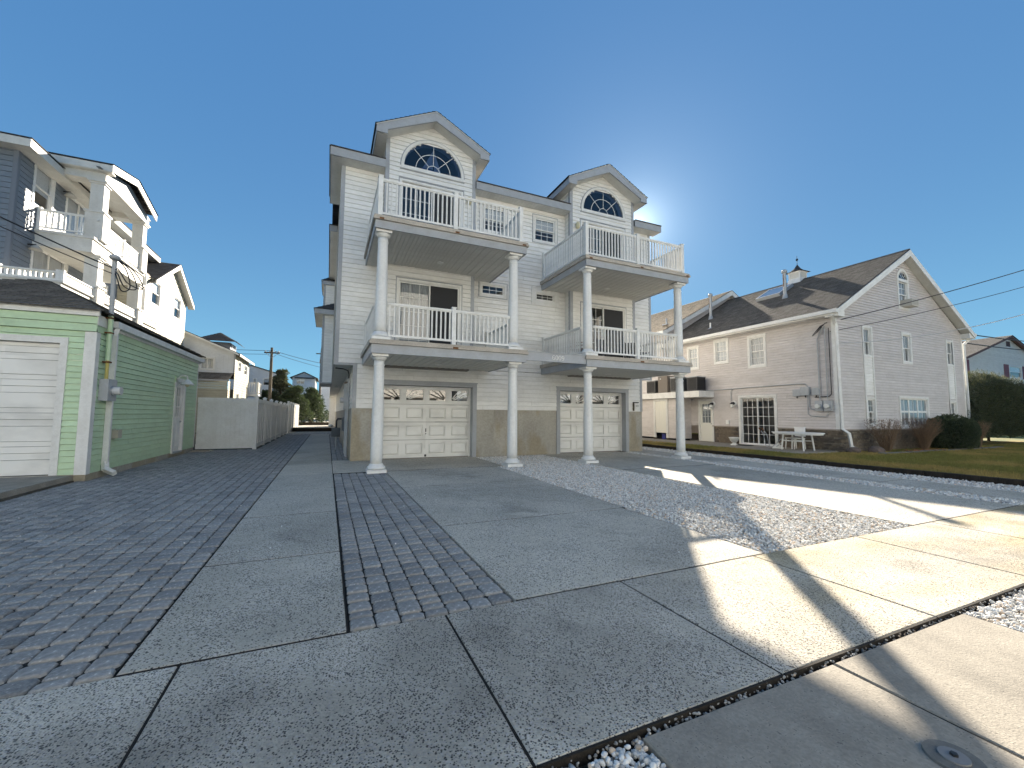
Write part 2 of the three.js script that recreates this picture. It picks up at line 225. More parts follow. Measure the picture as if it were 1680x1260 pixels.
// ---- windows; origin bottom centre of the opening on the wall face, z out ----
const cacheW = new Map();
function windowUnit(o) {
  const { w, h, kind = 'double', casing = 0.09, cols = 3, rows = 2, back = 'blind', trim = mat.trimWhite, sill = true, drop = 0.5, muntin = 0.018, capT = 0 } = o;
  const key = JSON.stringify({ ...o, trim: trim.uuid }); if (cacheW.has(key)) return cacheW.get(key).clone();
  const g = new THREE.Group(), add = (n, geo, m) => mesh(n, geo, m, g), x = w / 2, c = casing;
  if (c) add('casing', [B(-x - c, -x, -c * (sill ? 0.6 : 1), h + c, -0.02, 0.035), B(x, x + c, -c * (sill ? 0.6 : 1), h + c, -0.02, 0.035), B(-x, x, h, h + c + capT, -0.02, 0.038), sill ? B(-x - c * 1.2, x + c * 1.2, -c, 0, -0.02, 0.06) : B(-x, x, -c, 0, -0.02, 0.035)], trim);
  add('jamb', [B(-x, -x + 0.02, 0, h, -0.12, 0.02), B(x - 0.02, x, 0, h, -0.12, 0.02), B(-x + 0.02, x - 0.02, h - 0.02, h, -0.12, 0.02), B(-x + 0.02, x - 0.02, 0, 0.02, -0.12, 0.02)], mat.white);
  const s = 0.04, pane = (a, b, y0, y1, z, nc, nr) => {
    add('sash', [B(a, a + s, y0, y1, z - 0.03, z), B(b - s, b, y0, y1, z - 0.03, z), B(a + s, b - s, y0, y0 + s, z - 0.03, z), B(a + s, b - s, y1 - s, y1, z - 0.03, z)], mat.white);
    add('pane', quads([[[a + s, y0 + s, z - 0.018], [b - s, y0 + s, z - 0.018], [b - s, y1 - s, z - 0.018], [a + s, y1 - s, z - 0.018]]]), mat.glass);
    const l = []; for (let i = 1; i < nc; i++) { const xx = lerp(a + s, b - s, i / nc); l.push(B(xx - muntin / 2, xx + muntin / 2, y0 + s, y1 - s, z - 0.014, z - 0.004)); } for (let i = 1; i < nr; i++) { const yy = lerp(y0 + s, y1 - s, i / nr); l.push(B(a + s, b - s, yy - muntin / 2, yy + muntin / 2, z - 0.0135, z - 0.0045)); }
    if (l.length) add('grille', l, mat.white);
  };
  const X0 = -x + 0.02, X1 = x - 0.02;
  if (kind === 'double') { pane(X0, X1, h * 0.5 - 0.02, h - 0.02, -0.02, cols, rows); pane(X0, X1, 0.02, h * 0.5 + 0.02, -0.052, cols, rows); }
  else if (kind === 'slider') { pane(X0, 0.025, 0.02, h - 0.02, -0.052, cols, rows); pane(-0.025, X1, 0.02, h - 0.02, -0.02, o.cols2 ?? cols, o.rows2 ?? rows); if (o.screen) { add('insect_screen', B(0.015, X1 - 0.04, 0.06, h - 0.06, -0.002, 0.0), mat.screenMesh); add('screen_frame', [B(-0.02, 0.015, 0.03, h - 0.03, -0.004, 0.006), B(X1 - 0.04, X1 - 0.005, 0.03, h - 0.03, -0.004, 0.006), B(0.015, X1 - 0.04, 0.03, 0.06, -0.004, 0.006), B(0.015, X1 - 0.04, h - 0.06, h - 0.03, -0.004, 0.006)], mat.white); } }
  else if (kind === 'triple') { for (let i = 0; i < 3; i++) { const a = lerp(X0, X1, i / 3), b = lerp(X0, X1, (i + 1) / 3); pane(a, b, h * 0.52, h - 0.02, -0.02, 2, 1); pane(a, b, 0.02, h * 0.52, -0.02, 2, 1); } }
  else pane(X0, X1, 0.02, h - 0.02, -0.02, cols, rows);
  const rx = x + 0.4, ry0 = -0.35, ry1 = h + 0.25, rd = -4; add('room', [B(-rx, rx, ry0 - 0.02, ry0, rd, -0.16), B(-rx, rx, ry1, ry1 + 0.02, rd, -0.16), B(-rx - 0.02, -rx, ry0, ry1, rd, -0.16), B(rx, rx + 0.02, ry0, ry1, rd, -0.16), B(-rx, rx, ry0, ry1, rd - 0.02, rd), B(-rx, -x + 0.02, ry0, ry1, -0.16, -0.121), B(x - 0.02, rx, ry0, ry1, -0.16, -0.121), B(-x + 0.02, x - 0.02, ry0, 0.02, -0.16, -0.121), B(-x + 0.02, x - 0.02, h - 0.02, ry1, -0.16, -0.121)], mat.room);
  if (back === 'blind') { const l = []; for (let y = h - 0.05; y > h * (1 - drop); y -= 0.04) l.push(B(-x + 0.03, x - 0.03, y - 0.032, y, -0.105, -0.1)); add('blind', l, mat.blind); }
  if (back === 'curtain' || back === 'half') { const p = []; const n = Math.round(w / 0.035), lo = -x + 0.03, hi = back === 'half' ? 0 : x - 0.03; for (let i = 0; i < n; i++) { const a = lerp(lo, hi, i / n), b = lerp(lo, hi, (i + 1) / n), za = -0.14 - 0.02 * Math.sin(i * 1.9), zb = -0.14 - 0.02 * Math.sin((i + 1) * 1.9); p.push([[a, 0.04, za], [b, 0.04, zb], [b, h - 0.04, zb], [a, h - 0.04, za]]); } add('curtain', quads(p), mat.curtain); }
  cacheW.set(key, g); return g;
}
function putWindow(parent, at, turn, o, name = 'window') { const g = windowUnit(o); g.name = name; const b = base.get(parent) || [0, 0, 0]; g.position.set(at[0] - b[0], at[1] - b[1], at[2] - b[2]); g.rotation.set(0, turn, 0); parent.add(g); return g; }
const FX = Math.PI / 2, FXN = -Math.PI / 2;
// half-round window with a sunburst grille; origin centre of its flat base
function fanWindow(parent, at, r) {
  const g = node('fan_window', parent, at), arc = (r0, r1, z0, z1, n = 28) => { const s = new THREE.Shape(); s.absarc(0, 0, r1, 0, Math.PI, false); s.absarc(0, 0, r0, Math.PI, 0, true); return new THREE.ExtrudeGeometry(s, { depth: z1 - z0, bevelEnabled: false, curveSegments: n }).translate(0, 0, z0); };
  mesh('casing', [arc(r - 0.09, r, -0.03, 0.05), B(-r, r, -0.11, 0, -0.03, 0.055)], mat.trimWhite, g);
  mesh('outer_bead', [arc(r + 0.001, r + 0.03, -0.01, 0.03), B(-r - 0.03, r + 0.03, -0.14, -0.111, -0.01, 0.03)], mat.trimGray, g);
  const s = new THREE.Shape(); s.absarc(0, 0, r - 0.09, 0, Math.PI, false); mesh('pane', new THREE.ShapeGeometry(s, 32).translate(0, 0, 0), mat.tintedGlass, g);
  const l = [arc(0.55 * r - 0.009, 0.55 * r + 0.009, 0.004, 0.014), arc(0.2 * r - 0.009, 0.2 * r + 0.009, 0.004, 0.014)];
  for (const a of [45, 90, 135]) l.push(B(0.2 * r, r - 0.09, -0.008, 0.008, 0.003, 0.013).rotateZ(a * Math.PI / 180));
  mesh('grille', l, mat.white, g);
  const q = 1.3; mesh('room', [B(-q, q, -0.37, -0.35, -3.6, -0.2), B(-q, q, 1.02, 1.04, -3.6, -0.2), B(-q - 0.02, -q, -0.37, 1.04, -3.6, -0.2), B(q, q + 0.02, -0.37, 1.04, -3.6, -0.2), B(-q, q, -0.37, 1.04, -3.62, -3.6)], mat.room, g); mesh('reveal', [arc(r - 0.1, r - 0.09, -0.2, -0.031, 20), B(-r + 0.1, r - 0.1, -0.011, -0.001, -0.2, -0.031)], mat.trimWhite, g);
  return g;
}
const fanHoles = (cx, y, r) => Array.from({ length: 10 }, (_, i) => { const a = i * r / 10, b = (i + 1) * r / 10, hw = Math.sqrt(Math.max(0, r * r - b * b)); return [cx - hw, cx + hw, y + a, y + b]; }).filter((h) => h[1] - h[0] > 0.02);
// sectional garage door; origin bottom centre, front at z = 0
function garageDoor(parent, at, w, h) {
  const g = node('garage_door', parent, at), rows = 4, rh = h / rows, cw = w / 4;
  for (let r = 0; r < rows; r++) {
    const y0 = r * rh + 0.004, y1 = (r + 1) * rh - 0.004, topRow = r === rows - 1;
    if (!topRow) { const l = [B(-w / 2, w / 2, y0 + 0.003, y0 + 0.1, -0.04, 0), B(-w / 2, w / 2, y1 - 0.1, y1 - 0.003, -0.04, 0), B(-w / 2, w / 2, y0 + 0.003, y1 - 0.003, -0.05, -0.04)]; for (let c = 0; c <= 4; c++) l.push(B(c === 0 ? -w / 2 : -w / 2 + c * cw - 0.1, c === 4 ? w / 2 : -w / 2 + c * cw + 0.1, y0 + 0.1, y1 - 0.1, -0.04, 0)); mesh('door_section', l, mat.door, g); }
    else { const l = [], py0 = y0 + 0.13, py1 = y1 - 0.1; l.push(B(-w / 2, w / 2, y0, py0, -0.05, 0), B(-w / 2, w / 2, py1, y1, -0.05, 0)); for (let c = 0; c <= 4; c++) { const a = c === 0 ? -w / 2 : -w / 2 + c * cw - 0.1, b = c === 4 ? w / 2 : -w / 2 + c * cw + 0.1; l.push(B(a, b, py0, py1, -0.05, 0)); } mesh('door_section', l, mat.door, g); }
    for (let c = 0; c < 4; c++) {
      const cx = -w / 2 + (c + 0.5) * cw, a = cx - cw / 2 + 0.1, b = cx + cw / 2 - 0.1, p0 = y0 + (topRow ? 0.13 : 0.1), p1 = y1 - 0.1;
      if (!topRow) { // moulded frame round a raised field
        mesh('raised_panel', (() => { const t = [[a + 0.055, p0 + 0.055], [b - 0.055, p0 + 0.055], [b - 0.055, p1 - 0.055], [a + 0.055, p1 - 0.055]], e = [[a + 0.02, p0 + 0.02], [b - 0.02, p0 + 0.02], [b - 0.02, p1 - 0.02], [a + 0.02, p1 - 0.02]], f = (r, z) => r.map(([x, y]) => [x, y, z]), T0 = f(t, 0.004), E0 = f(e, -0.022), D0 = f(e, -0.04), l = [[T0[0], T0[1], T0[2], T0[3]]]; for (let i = 0; i < 4; i++) { const k = (i + 1) % 4; l.push([T0[i], T0[k], E0[k], E0[i]], [E0[i], E0[k], D0[k], D0[i]]); } return quads(l); })(), mat.door, g);
      } else {
        mesh('window_frame', [B(a - 0.03, b + 0.03, p0 - 0.03, p0, 0, 0.014), B(a - 0.03, b + 0.03, p1, p1 + 0.03, 0, 0.014), B(a - 0.03, a, p0, p1, 0, 0.014), B(b, b + 0.03, p0, p1, 0, 0.014)], mat.door, g);
        mesh('pane', quads([[[a, p0, -0.02], [b, p0, -0.02], [b, p1, -0.02], [a, p1, -0.02]]]), mat.mirrorGlass, g);
        const l = [], side = c % 2 ? -1 : 1, ox = side > 0 ? b : a; // spokes fan from the corner nearest the middle
        for (const t of [20, 45, 68]) { const L = 0.62; l.push(B(0.08, L, -0.016, 0.016, -0.012, -0.004).rotateZ(t * Math.PI / 180)); }
        const sp = merge(l).applyMatrix4(new THREE.Matrix4().makeScale(-side, 1, 1)).translate(ox, p0, 0), pp = sp.attributes.position; for (let i = 0; i < pp.count; i++) { pp.setX(i, clamp(pp.getX(i), a, b)); pp.setY(i, clamp(pp.getY(i), p0, p1)); }
        mesh('sunburst_grille', sp, mat.door, g);
      }
    }
  }
  mesh('lock_handle', [B(-0.012, 0.012, h * 0.36, h * 0.41, 0, 0.02), new THREE.CylinderGeometry(0.018, 0.018, 0.02, 10).rotateX(Math.PI / 2).translate(0, h * 0.335, 0.01)], mat.black, g);
  mesh('lift_handle', [B(-0.03, 0.03, 0.03, 0.1, 0, 0.02)], mat.black, g);
  mesh('bottom_seal', [B(-w / 2, w / 2, -0.012, 0.003, -0.04, -0.01)], mat.rubber, g);
  mesh('garage_room', [B(-w / 2, w / 2, h, h + 0.03, -5, -0.06), B(-w / 2, w / 2, -0.012, -0.002, -5, -0.06), B(-w / 2 - 0.03, -w / 2, 0, h, -5, -0.06), B(w / 2, w / 2 + 0.03, 0, h, -5, -0.06), B(-w / 2, w / 2, 0, h, -5.03, -5)], mat.room, g);
  return g;
}
mat.screenMesh = M(0.035, 0.036, 0.04, 0.85, { map: per(T.fine, 0.2) });
mat.tintedGlass = new THREE.MeshPhysicalMaterial({ color: lin(0.30, 0.37, 0.52), roughness: 0.02, transmission: 1, thickness: 0, ior: 1.75 });
mat.mirrorGlass = new THREE.MeshPhysicalMaterial({ color: lin(0.85, 0.88, 0.9), roughness: 0.02, transmission: 1, thickness: 0, ior: 2.3 });
function column(parent, x, y0, y1, z, scale = 1) { // round tapered column on a square plinth
  const g = node('column', parent, [x, y0, z]), h = y1 - y0, k = scale * 0.88;
  mesh('base', [B(-0.25 * k, 0.25 * k, 0, 0.075, -0.25 * k, 0.25 * k), lathe([[0, 0.075], [0.235 * k, 0.075], [0.245 * k, 0.11], [0.235 * k, 0.145], [0.2 * k, 0.16], [0.185 * k, 0.2], [0.168 * k, 0.215], [0, 0.215]], 28)], mat.white, g);
  mesh('shaft', lathe([[0, 0.215], [0.16 * k, 0.215], [0.162 * k, 0.4], [0.158 * k, h * 0.45], [0.135 * k, h - 0.29], [0.15 * k, h - 0.275], [0.15 * k, h - 0.25], [0.135 * k, h - 0.235], [0.135 * k, h - 0.16], [0, h - 0.16]], 28), mat.white, g);
  mesh('capital', [lathe([[0, h - 0.16], [0.138 * k, h - 0.16], [0.155 * k, h - 0.13], [0.19 * k, h - 0.095], [0.2 * k, h - 0.06], [0, h - 0.06]], 28), B(-0.215 * k, 0.215 * k, h - 0.06, h - 0.001, -0.215 * k, 0.215 * k)], mat.white, g);
  return g;
}
// railing from a to b ([x,z]); posts at fractions; children go under g in world coordinates
const balG = new Map();
function railing(g, a, b, y, h, { posts = [], low = 0.1, gap = 0.118, m = mat.white, thick = 0.036, capW = 0.07, postH = 0.04 } = {}) {
  const D = [b[0] - a[0], b[1] - a[1]], L = Math.hypot(...D), ang = Math.atan2(-D[1], D[0]), place = (geo, t, yy) => geo.rotateY(ang).translate(a[0] + D[0] * t, y + yy, a[1] + D[1] * t);
  mesh('top_rail', [place(B(-L / 2, L / 2, -0.05, 0, -capW / 2, capW / 2), 0.5, h), place(B(-L / 2, L / 2, -0.075, -0.051, -0.02, 0.02), 0.5, h)], m, g);
  mesh('bottom_rail', [place(B(-L / 2, L / 2, 0, 0.055, -0.024, 0.024), 0.5, low)], m, g);
  const key = [h, low, thick].join(); if (!balG.has(key)) balG.set(key, merge([B(-thick / 2, thick / 2, 0, h - low - 0.13, -thick / 2, thick / 2)]));
  const n = Math.max(1, Math.round(L / gap));
  for (let i = 0; i < n; i++) { const t = (i + 0.5) / n; if (posts.some((p) => Math.abs(p - t) * L < 0.07)) continue; const o = mesh('baluster', balG.get(key), m, g); o.position.set(a[0] + D[0] * t, y + low + 0.055, a[1] + D[1] * t); o.rotation.y = ang; }
  for (const p of posts) mesh('post', [place(B(-0.055, 0.055, 0, h + postH, -0.055, 0.055), p, 0), place(B(-0.063, 0.063, h + postH, h + postH + 0.025, -0.063, 0.063), p, 0)], m, g);
}
function downspout(parent, pts, m = mat.white, r = 0.045, name = 'downspout') { const l = []; for (let i = 0; i + 1 < pts.length; i++) { const A = V(...pts[i]), D = V(...pts[i + 1]).sub(A), q = new THREE.Quaternion().setFromUnitVectors(V(0, 1, 0), D.clone().normalize()); l.push(new THREE.BoxGeometry(r * 2, D.length() + r * 0.9, r * 1.6).translate(0, D.length() / 2, 0).applyQuaternion(q).translate(...pts[i])); } return mesh(name, l, m, parent); }
// ---------- ground ----------
struct('ground', [B(-260, 260, -0.3, -0.07, -300, 120)], M(0.16, 0.145, 0.115, 0.95, { map: per(T.soil, 1.9) }));
function slabGeo(x0, x1, z0, z1, top = 0, th = 0.1, step = 0.12, tone = () => [1, 1, 1], sk = 0) { // bevelled slab with worn, stained colour per vertex; sk shears x along z
  const nx = Math.max(2, Math.ceil((x1 - x0) / step)), nz = Math.max(2, Math.ceil((z1 - z0) / step)), p = [], c = [], bev = 0.006, off = [hash(Math.round(x0 * 50), Math.round(z0 * 50), 5) * 7, hash(Math.round(x0 * 50), Math.round(z0 * 50), 6) * 7], uv = [];
  const pt = (i, j) => { const ex = i === 0 || i === nx, ez = j === 0 || j === nz, x = lerp(x0, x1, i / nx), z = lerp(z0, z1, j / nz); return [x + (i === 0 ? 0 : i === nx ? 0 : 0), top - (ex || ez ? bev * (0.6 + 0.8 * vnoise(x * 30, z * 30, 9)) : 0) + (ex || ez ? 0 : 0.003 * (vnoise(x * 3, z * 3, 4) - 0.5)), z]; };
  const xs = [0], zs = [0]; // extra ring close to the edge keeps the bevel narrow
  const X = [], Z = []; X.push(x0, x0 + bev); for (let i = 1; i < nx; i++) X.push(lerp(x0, x1, i / nx)); X.push(x1 - bev, x1); Z.push(z0, z0 + bev); for (let j = 1; j < nz; j++) Z.push(lerp(z0, z1, j / nz)); Z.push(z1 - bev, z1);
  const zm = (z0 + z1) / 2, P = (i, j) => { const e = i === 0 || j === 0 || i === X.length - 1 || j === Z.length - 1, x = X[i], z = Z[j]; return [x + sk * (z - zm), top - (e ? bev * (0.5 + 0.9 * vnoise(x * 25, z * 25, 9)) : 0) + (e ? 0 : 0.003 * (vnoise(x * 3, z * 3, 4) - 0.5)), z]; };
  const put = (q, s) => { p.push(...q); c.push(...tone(q[0], q[2])); if (s) uv.push(q[0] + q[2] + off[0], q[1] + off[1]); else uv.push(q[0] + off[0], q[2] + off[1]); };
  for (let i = 0; i + 1 < X.length; i++) for (let j = 0; j + 1 < Z.length; j++) { const a = P(i, j), b = P(i, j + 1), d = P(i + 1, j + 1), e = P(i + 1, j); put(a); put(b); put(d); put(a); put(d); put(e); }
  const wall = (a, b) => { const a2 = [a[0], top - th, a[2]], b2 = [b[0], top - th, b[2]]; put(a, 1); put(a2, 1); put(b2, 1); put(a, 1); put(b2, 1); put(b, 1); };
  for (let i = 0; i + 1 < X.length; i++) { wall(P(i, 0), P(i + 1, 0)); wall(P(i + 1, Z.length - 1), P(i, Z.length - 1)); }
  for (let j = 0; j + 1 < Z.length; j++) { wall(P(0, j + 1), P(0, j)); wall(P(X.length - 1, j), P(X.length - 1, j + 1)); }
  const g = new THREE.BufferGeometry(); g.setAttribute('position', new THREE.Float32BufferAttribute(p, 3)); g.setAttribute('color', new THREE.Float32BufferAttribute(c, 3)); g.setAttribute('uv', new THREE.Float32BufferAttribute(uv, 2)); g.computeVertexNormals(); g.userData.keepUV = true; return g;
}
mat.agg = M(0.98, 0.93, 0.865, 0.9, { map: per(T.agg, 1.25), bumpMap: per(T.aggB, 1.25), bumpScale: 0.003, vertexColors: true });
mat.aggFine = M(1.0, 0.955, 0.90, 0.9, { map: per(T.agg2, 1.35), bumpMap: per(T.aggB, 1.1), bumpScale: 0.002, vertexColors: true });
mat.conc = M(0.66, 0.61, 0.55, 0.85, { map: per(T.conc, 1.3), bumpMap: per(T.fineB, 0.4), bumpScale: 0.002, vertexColors: true });
const grime = (x, z, amt, s) => clamp((fbm(x * 0.9, z * 0.9, s, 0, 5) - 0.42) * 3.2) * amt;
const toneWalk = (x, z) => { const g = grime(x, z, 0.34, 201) + clamp((fbm(x * 4, z * 4, 205, 0, 3) - 0.5) * 1.2) * 0.42, o = clamp((x - 2.4) / 2.2) * clamp((fbm(x * 1.1, z * 2.4, 207, 0, 4) - 0.3) * 3) * 0.9, n = 1 - g; return [n * (1 - 0.16 * o), n * (1 - 0.26 * o), n * (1 - 0.5 * o)]; };
const toneDrive = (x, z) => { const oil = [[2.6, -5.6, 0.55], [2.2, -7.2, 0.4], [3.1, -4.4, 0.3], [8.6, -6.5, 0.5], [2.9, -9.4, 0.7], [-0.3, -5.4, 0.3]].reduce((s, [a, b, r]) => s + clamp(1.25 - Math.hypot(x - a, (z - b) * 0.8) / r) * clamp((fbm(x * 6, z * 6, 231, 0, 3) - 0.38) * 4), 0), g = grime(x, z, 0.22, 211) + clamp((fbm(x * 5, z * 5, 215, 0, 3) - 0.5) * 1.2) * 0.28 + Math.min(0.3, 0.28 * oil), n = 1 - g; return [n, n * 0.99, n * 0.965]; };
const toneConc = (x, z) => { const g = grime(x, z, 0.22, 221), n = 1 - g; return [n, n * 0.99, n * 0.96]; };
const fillerMat = M(0.05, 0.042, 0.035, 0.95, { map: per(T.soil, 0.3) });
const slabs = (name, list, m, tone, step = 0.12) => { // slabs with dark fibre joint strips between them
  const s = struct(name), fill = [];
  for (const [x0, x1, z0, z1, top = 0, sk = 0] of list) { const f = rr(0.9, 1.06); mesh('slab', slabGeo(x0, x1, z0, z1, top, 0.1, step, (x, z) => tone(x, z).map((v) => v * f), sk), m, s); if (top < 0.05) fill.push(B(x0, x1, top - 0.065, top - 0.001, z1 + 0.0005, z1 + 0.0145), B(x1 + 0.0005, x1 + 0.0135, top - 0.065, top - 0.0045, z0, z1)); }
  if (fill.length) { const j = mesh('joint_filler', fill, fillerMat, s); j.userData.kind = 'stuff'; } return s;
};
// public sidewalk, 5 ft squares
{ const xs = [-9.8, -8.3, -6.78, -5.26, -3.74, -2.22, -0.7, 0.81, 2.325, 3.98, 5.75, 7.5, 9.3, 11.1, 13.2, 15, 17, 19, 21]; slabs('sidewalk', xs.slice(0, -1).map((x, i) => [x + 0.007, xs[i + 1] - 0.007, -2.956, -1.58, 0.003]), mat.agg, toneWalk, 0.09); }
// smooth kerb-side apron slabs
slabs('apron', [[1.32, 2.69, -1.535, 0.9, -0.006], [2.705, 4.25, -1.535, 0.9, -0.004]], mat.conc, toneConc, 0.15);
struct('verge', [B(-12, 21, -0.069, -0.055, -1.7, 1.0)], M(0.10, 0.085, 0.065, 0.95, { map: per(T.soil, 0.8) }));
// left driveway of the house, concrete path and the right driveway
slabs('driveway', [[1.36, 4.16, -5.24, -2.974, 0.002], [1.36, 4.22, -8.24, -5.256, 0.001], [1.36, 4.28, -10.7, -8.256, 0.0], [0.18, 4.5, -13.6, -10.715, 0.004]], mat.aggFine, toneDrive);
{ const zs = [-2.967, -4.7, -6.63, -8.75, -10.8, -12.8, -14.7, -16.63, -18.7, -20.8, -23, -25.3, -27.6, -30, -32.4]; slabs('path', zs.slice(0, -1).map((z, i) => [-0.98, 0.165, zs[i + 1] + 0.008, z - 0.008, 0.002 - 0.0006 * i]), mat.aggFine, toneDrive); }
slabs('driveway', [[7.08, 10.3, -5.9, -2.974, 0.002], [7.1, 10.35, -8.9, -5.912, -0.002], [7.14, 10.5, -13.6, -8.915, 0.002]], mat.aggFine, toneDrive);
slabs('path', [[11.0, 12.2, -5.2, -2.962], [11.0, 12.2, -9.5, -5.212], [11.0, 12.2, -14, -9.512], [11.0, 12.2, -22, -14.012]], mat.aggFine, toneDrive);
slabs('garage_apron', [[-8.6, -4.62, -11.3, -8.6, 0.13]], mat.conc, toneConc, 0.2);
struct('slab_edge', [B(-8.62, -4.6, -0.07, 0.02, -11.3, -8.58)], M(0.3, 0.28, 0.25, 0.9, { map: per(T.found, 1.2) }));
slabs('patio', [[15.3, 17.9, -12.6, -9.6, 0.12], [15.3, 17.9, -15.4, -12.612, 0.12], [14.6, 19, -23, -15.412, 0.12]], mat.conc, toneConc, 0.2);
// pavers
function paverGeo(w, l, k = 0) { // tumbled block: worn corners, rolled top edge, slightly crowned
  const h = 0.06, W = w / 2, L = l / 2, c = Math.min(0.022, l * 0.18), j = (i) => 0.004 * (hash(i, k, 77) - 0.5) * 2, ring = (s, y) => [[-W + c, -L], [W - c, -L], [W, -L + c], [W, L - c], [W - c, L], [-W + c, L], [-W, L - c], [-W, -L + c]].map(([x, z], i) => [x + j(i) - Math.sign(x) * s, y, z + j(i + 9) - Math.sign(z) * s]);
  const t = ring(0.015, 0), m = ring(0.0045, -0.006), e = ring(0, -0.018), d = ring(0, -h), q = [], o = [0, 0.0015, 0];
  for (let i = 0; i < 8; i++) { const n = (i + 1) % 8; q.push([o, t[n], t[i], o], [t[i], t[n], m[n], m[i]], [m[i], m[n], e[n], e[i]], [e[i], e[n], d[n], d[i]]); }
  return quads(q);
}
const paverTone = [[0.51, 0.49, 0.455], [0.42, 0.405, 0.38], [0.60, 0.575, 0.53], [0.53, 0.508, 0.468], [0.46, 0.444, 0.415], [0.57, 0.542, 0.497]];
const paverMats = paverTone.map(([r, g, b], i) => M(r, g, b, 0.82, { map: per(T.paver, 0.9 + 0.1 * i), bumpMap: per(T.fineB, 0.35), bumpScale: 0.002 }));
mat.paverRest = M(1, 1, 1, 0.82, { map: per(T.paver, 1.0), vertexColors: true, bumpMap: per(T.fineB, 0.35), bumpScale: 0.002 });
function pavers(name, x0, x1, z1, z0, wid, keep, inside) { // columns along z from z1 (near) back to z0
  const S = struct(name), cols = Math.round((x1 - x0) / wid), w = (x1 - x0) / cols, lens = [0.105, 0.165, 0.165, 0.215], list = [];
  for (let i = 0; i < cols; i++) { let z = z1 - rr(0, 0.02); while (z > z0) { const l = Math.min(lens[Math.floor(rnd() * 4)], z - z0); if (l < 0.05) break; const x = x0 + (i + 0.5) * w, cz = z - l / 2; if (inside(x, cz)) list.push([x, cz, l, Math.hypot(x, cz)]); z -= l; } }
  // those inside the photograph's view rank before those beside the camera
  const seen = (p) => { const a = Math.atan2(p[0], -p[1]) - 0.416; return Math.abs(a) < 0.84 && p[3] > 2.6 ? p[3] : p[3] + 100; };
  list.sort((a, b) => seen(a) - seen(b)); const geos = new Map(), rest = [];
  list.forEach(([x, z, l], k) => {
    const y = 0.001 + rr(-0.003, 0.003), ti = Math.floor(rnd() * 6), ry = rr(-0.012, 0.012), rx = rr(-0.012, 0.012), rz = rr(-0.012, 0.012), L = l - 0.011, key = L.toFixed(2) + Math.floor(rnd() * 4);
    if (!geos.has(key)) geos.set(key, merge([paverGeo(w - 0.007, L, geos.size)]));
    if (k < keep) { const o = mesh('paver', geos.get(key), paverMats[ti], S); o.position.set(x, y, z); o.rotation.set(rx, ry, rz); }
    else { const g = geos.get(key).clone().applyMatrix4(new THREE.Matrix4().makeRotationFromEuler(new THREE.Euler(rx, ry, rz)).setPosition(x, y, z)), c = new Float32Array(g.attributes.position.count * 3), uv = g.attributes.uv; for (let i = 0; i < c.length; i += 3) { c[i] = paverTone[ti][0]; c[i + 1] = paverTone[ti][1]; c[i + 2] = paverTone[ti][2]; } for (let i = 0; i < uv.count; i++) uv.setXY(i, uv.getX(i) + x * 3.1, uv.getY(i) + z * 1.7); g.setAttribute('color', new THREE.BufferAttribute(c, 3)); g.userData.keepUV = true; rest.push(g); }
  });
  if (rest.length) { const o = mesh('pavers', merge(rest), mat.paverRest, S); o.userData.kind = 'stuff'; }
  mesh('joint_sand', [B(x0, x1, -0.06, -0.018, z0, z1)], M(0.085, 0.08, 0.072, 0.95, { map: per(T.soil, 0.5) }), S);
}
pavers('paver_driveway', -5.9, -1.0, -2.96, -31.5, 0.163, 300, (x, z) => (z > -11.4 ? (x > -4.6 || z > -8.5) : x > (z < -19 ? -2.55 : -4.43)));
pavers('paver_path', 0.185, 1.345, -2.97, -10.65, 0.163, 300, () => true);
pavers('paver_path', 0.185, 0.64, -13.65, -31, 0.152, 300, () => true);
// gravel
function rock() { const g = new THREE.IcosahedronGeometry(1, 1), p = g.attributes.position; const k = new Map(); for (let i = 0; i < p.count; i++) { const id = [p.getX(i), p.getY(i), p.getZ(i)].map((v) => v.toFixed(3)).join(); if (!k.has(id)) k.set(id, rr(0.82, 1.12)); const s = k.get(id); p.setXYZ(i, p.getX(i) * s, p.getY(i) * s * 0.72, p.getZ(i) * s * 0.8); } g.computeVertexNormals(); return merge([g]); }
const rockG = rock();
function gravel(name, label, x0, x1, z0, z1, n, size, inside, y = -0.02, mult = 1) {
  const im = new THREE.InstancedMesh(rockG, M(0.86, 0.86, 0.84, 0.75), n), m = new THREE.Matrix4(), q = new THREE.Quaternion(), e = new THREE.Euler(), c = new THREE.Color(); let k = 0;
  while (k < n) { const x = rr(x0, x1), z = rr(z0, z1); if (inside && !inside(x, z)) continue; const s = size * rr(0.55, 1.25); e.set(rr(-0.6, 0.6), rr(0, 6.3), rr(-0.6, 0.6)); m.compose(V(x, y + rr(-0.012, 0.016), z), q.setFromEuler(e), V(s * rr(0.8, 1.25), s, s)); im.setMatrixAt(k, m); const t = rnd(), b = rr(0.5, 1.0) * mult; c.setRGB(b, b * (t < 0.12 ? 0.8 : 0.975), b * (t < 0.12 ? 0.62 : 0.94)); if (t > 0.92) c.multiplyScalar(0.55); im.setColorAt(k, c); k++; }
  im.name = num(name); im.userData = { kind: 'stuff', label, category: 'gravel' }; im.castShadow = im.receiveShadow = true; scene.add(im);
}
const bedMat = M(0.55, 0.54, 0.52, 0.9, { map: per(T.pebble, 1.4) });
struct('gravel_bed', [B(4.0, 7.3, -0.066, -0.03, -13.5, -2.9), B(10.3, 11.0, -0.066, -0.03, -13.5, -2.9), B(12.2, 13.36, -0.066, -0.03, -23, -2.9)], bedMat);
const triangleBed = (x, z) => x > 4.19 + (z > -5.2 ? 0 : 0.05) && x < 7.07 && z < -2.98 && !(z < -10.7 && x < 4.53) && !(z < -13.25);
gravel('gravel', 'white stone gravel bed between the two garage driveways', 4.15, 7.08, -13.26, -2.97, 62000, 0.0145, triangleBed);
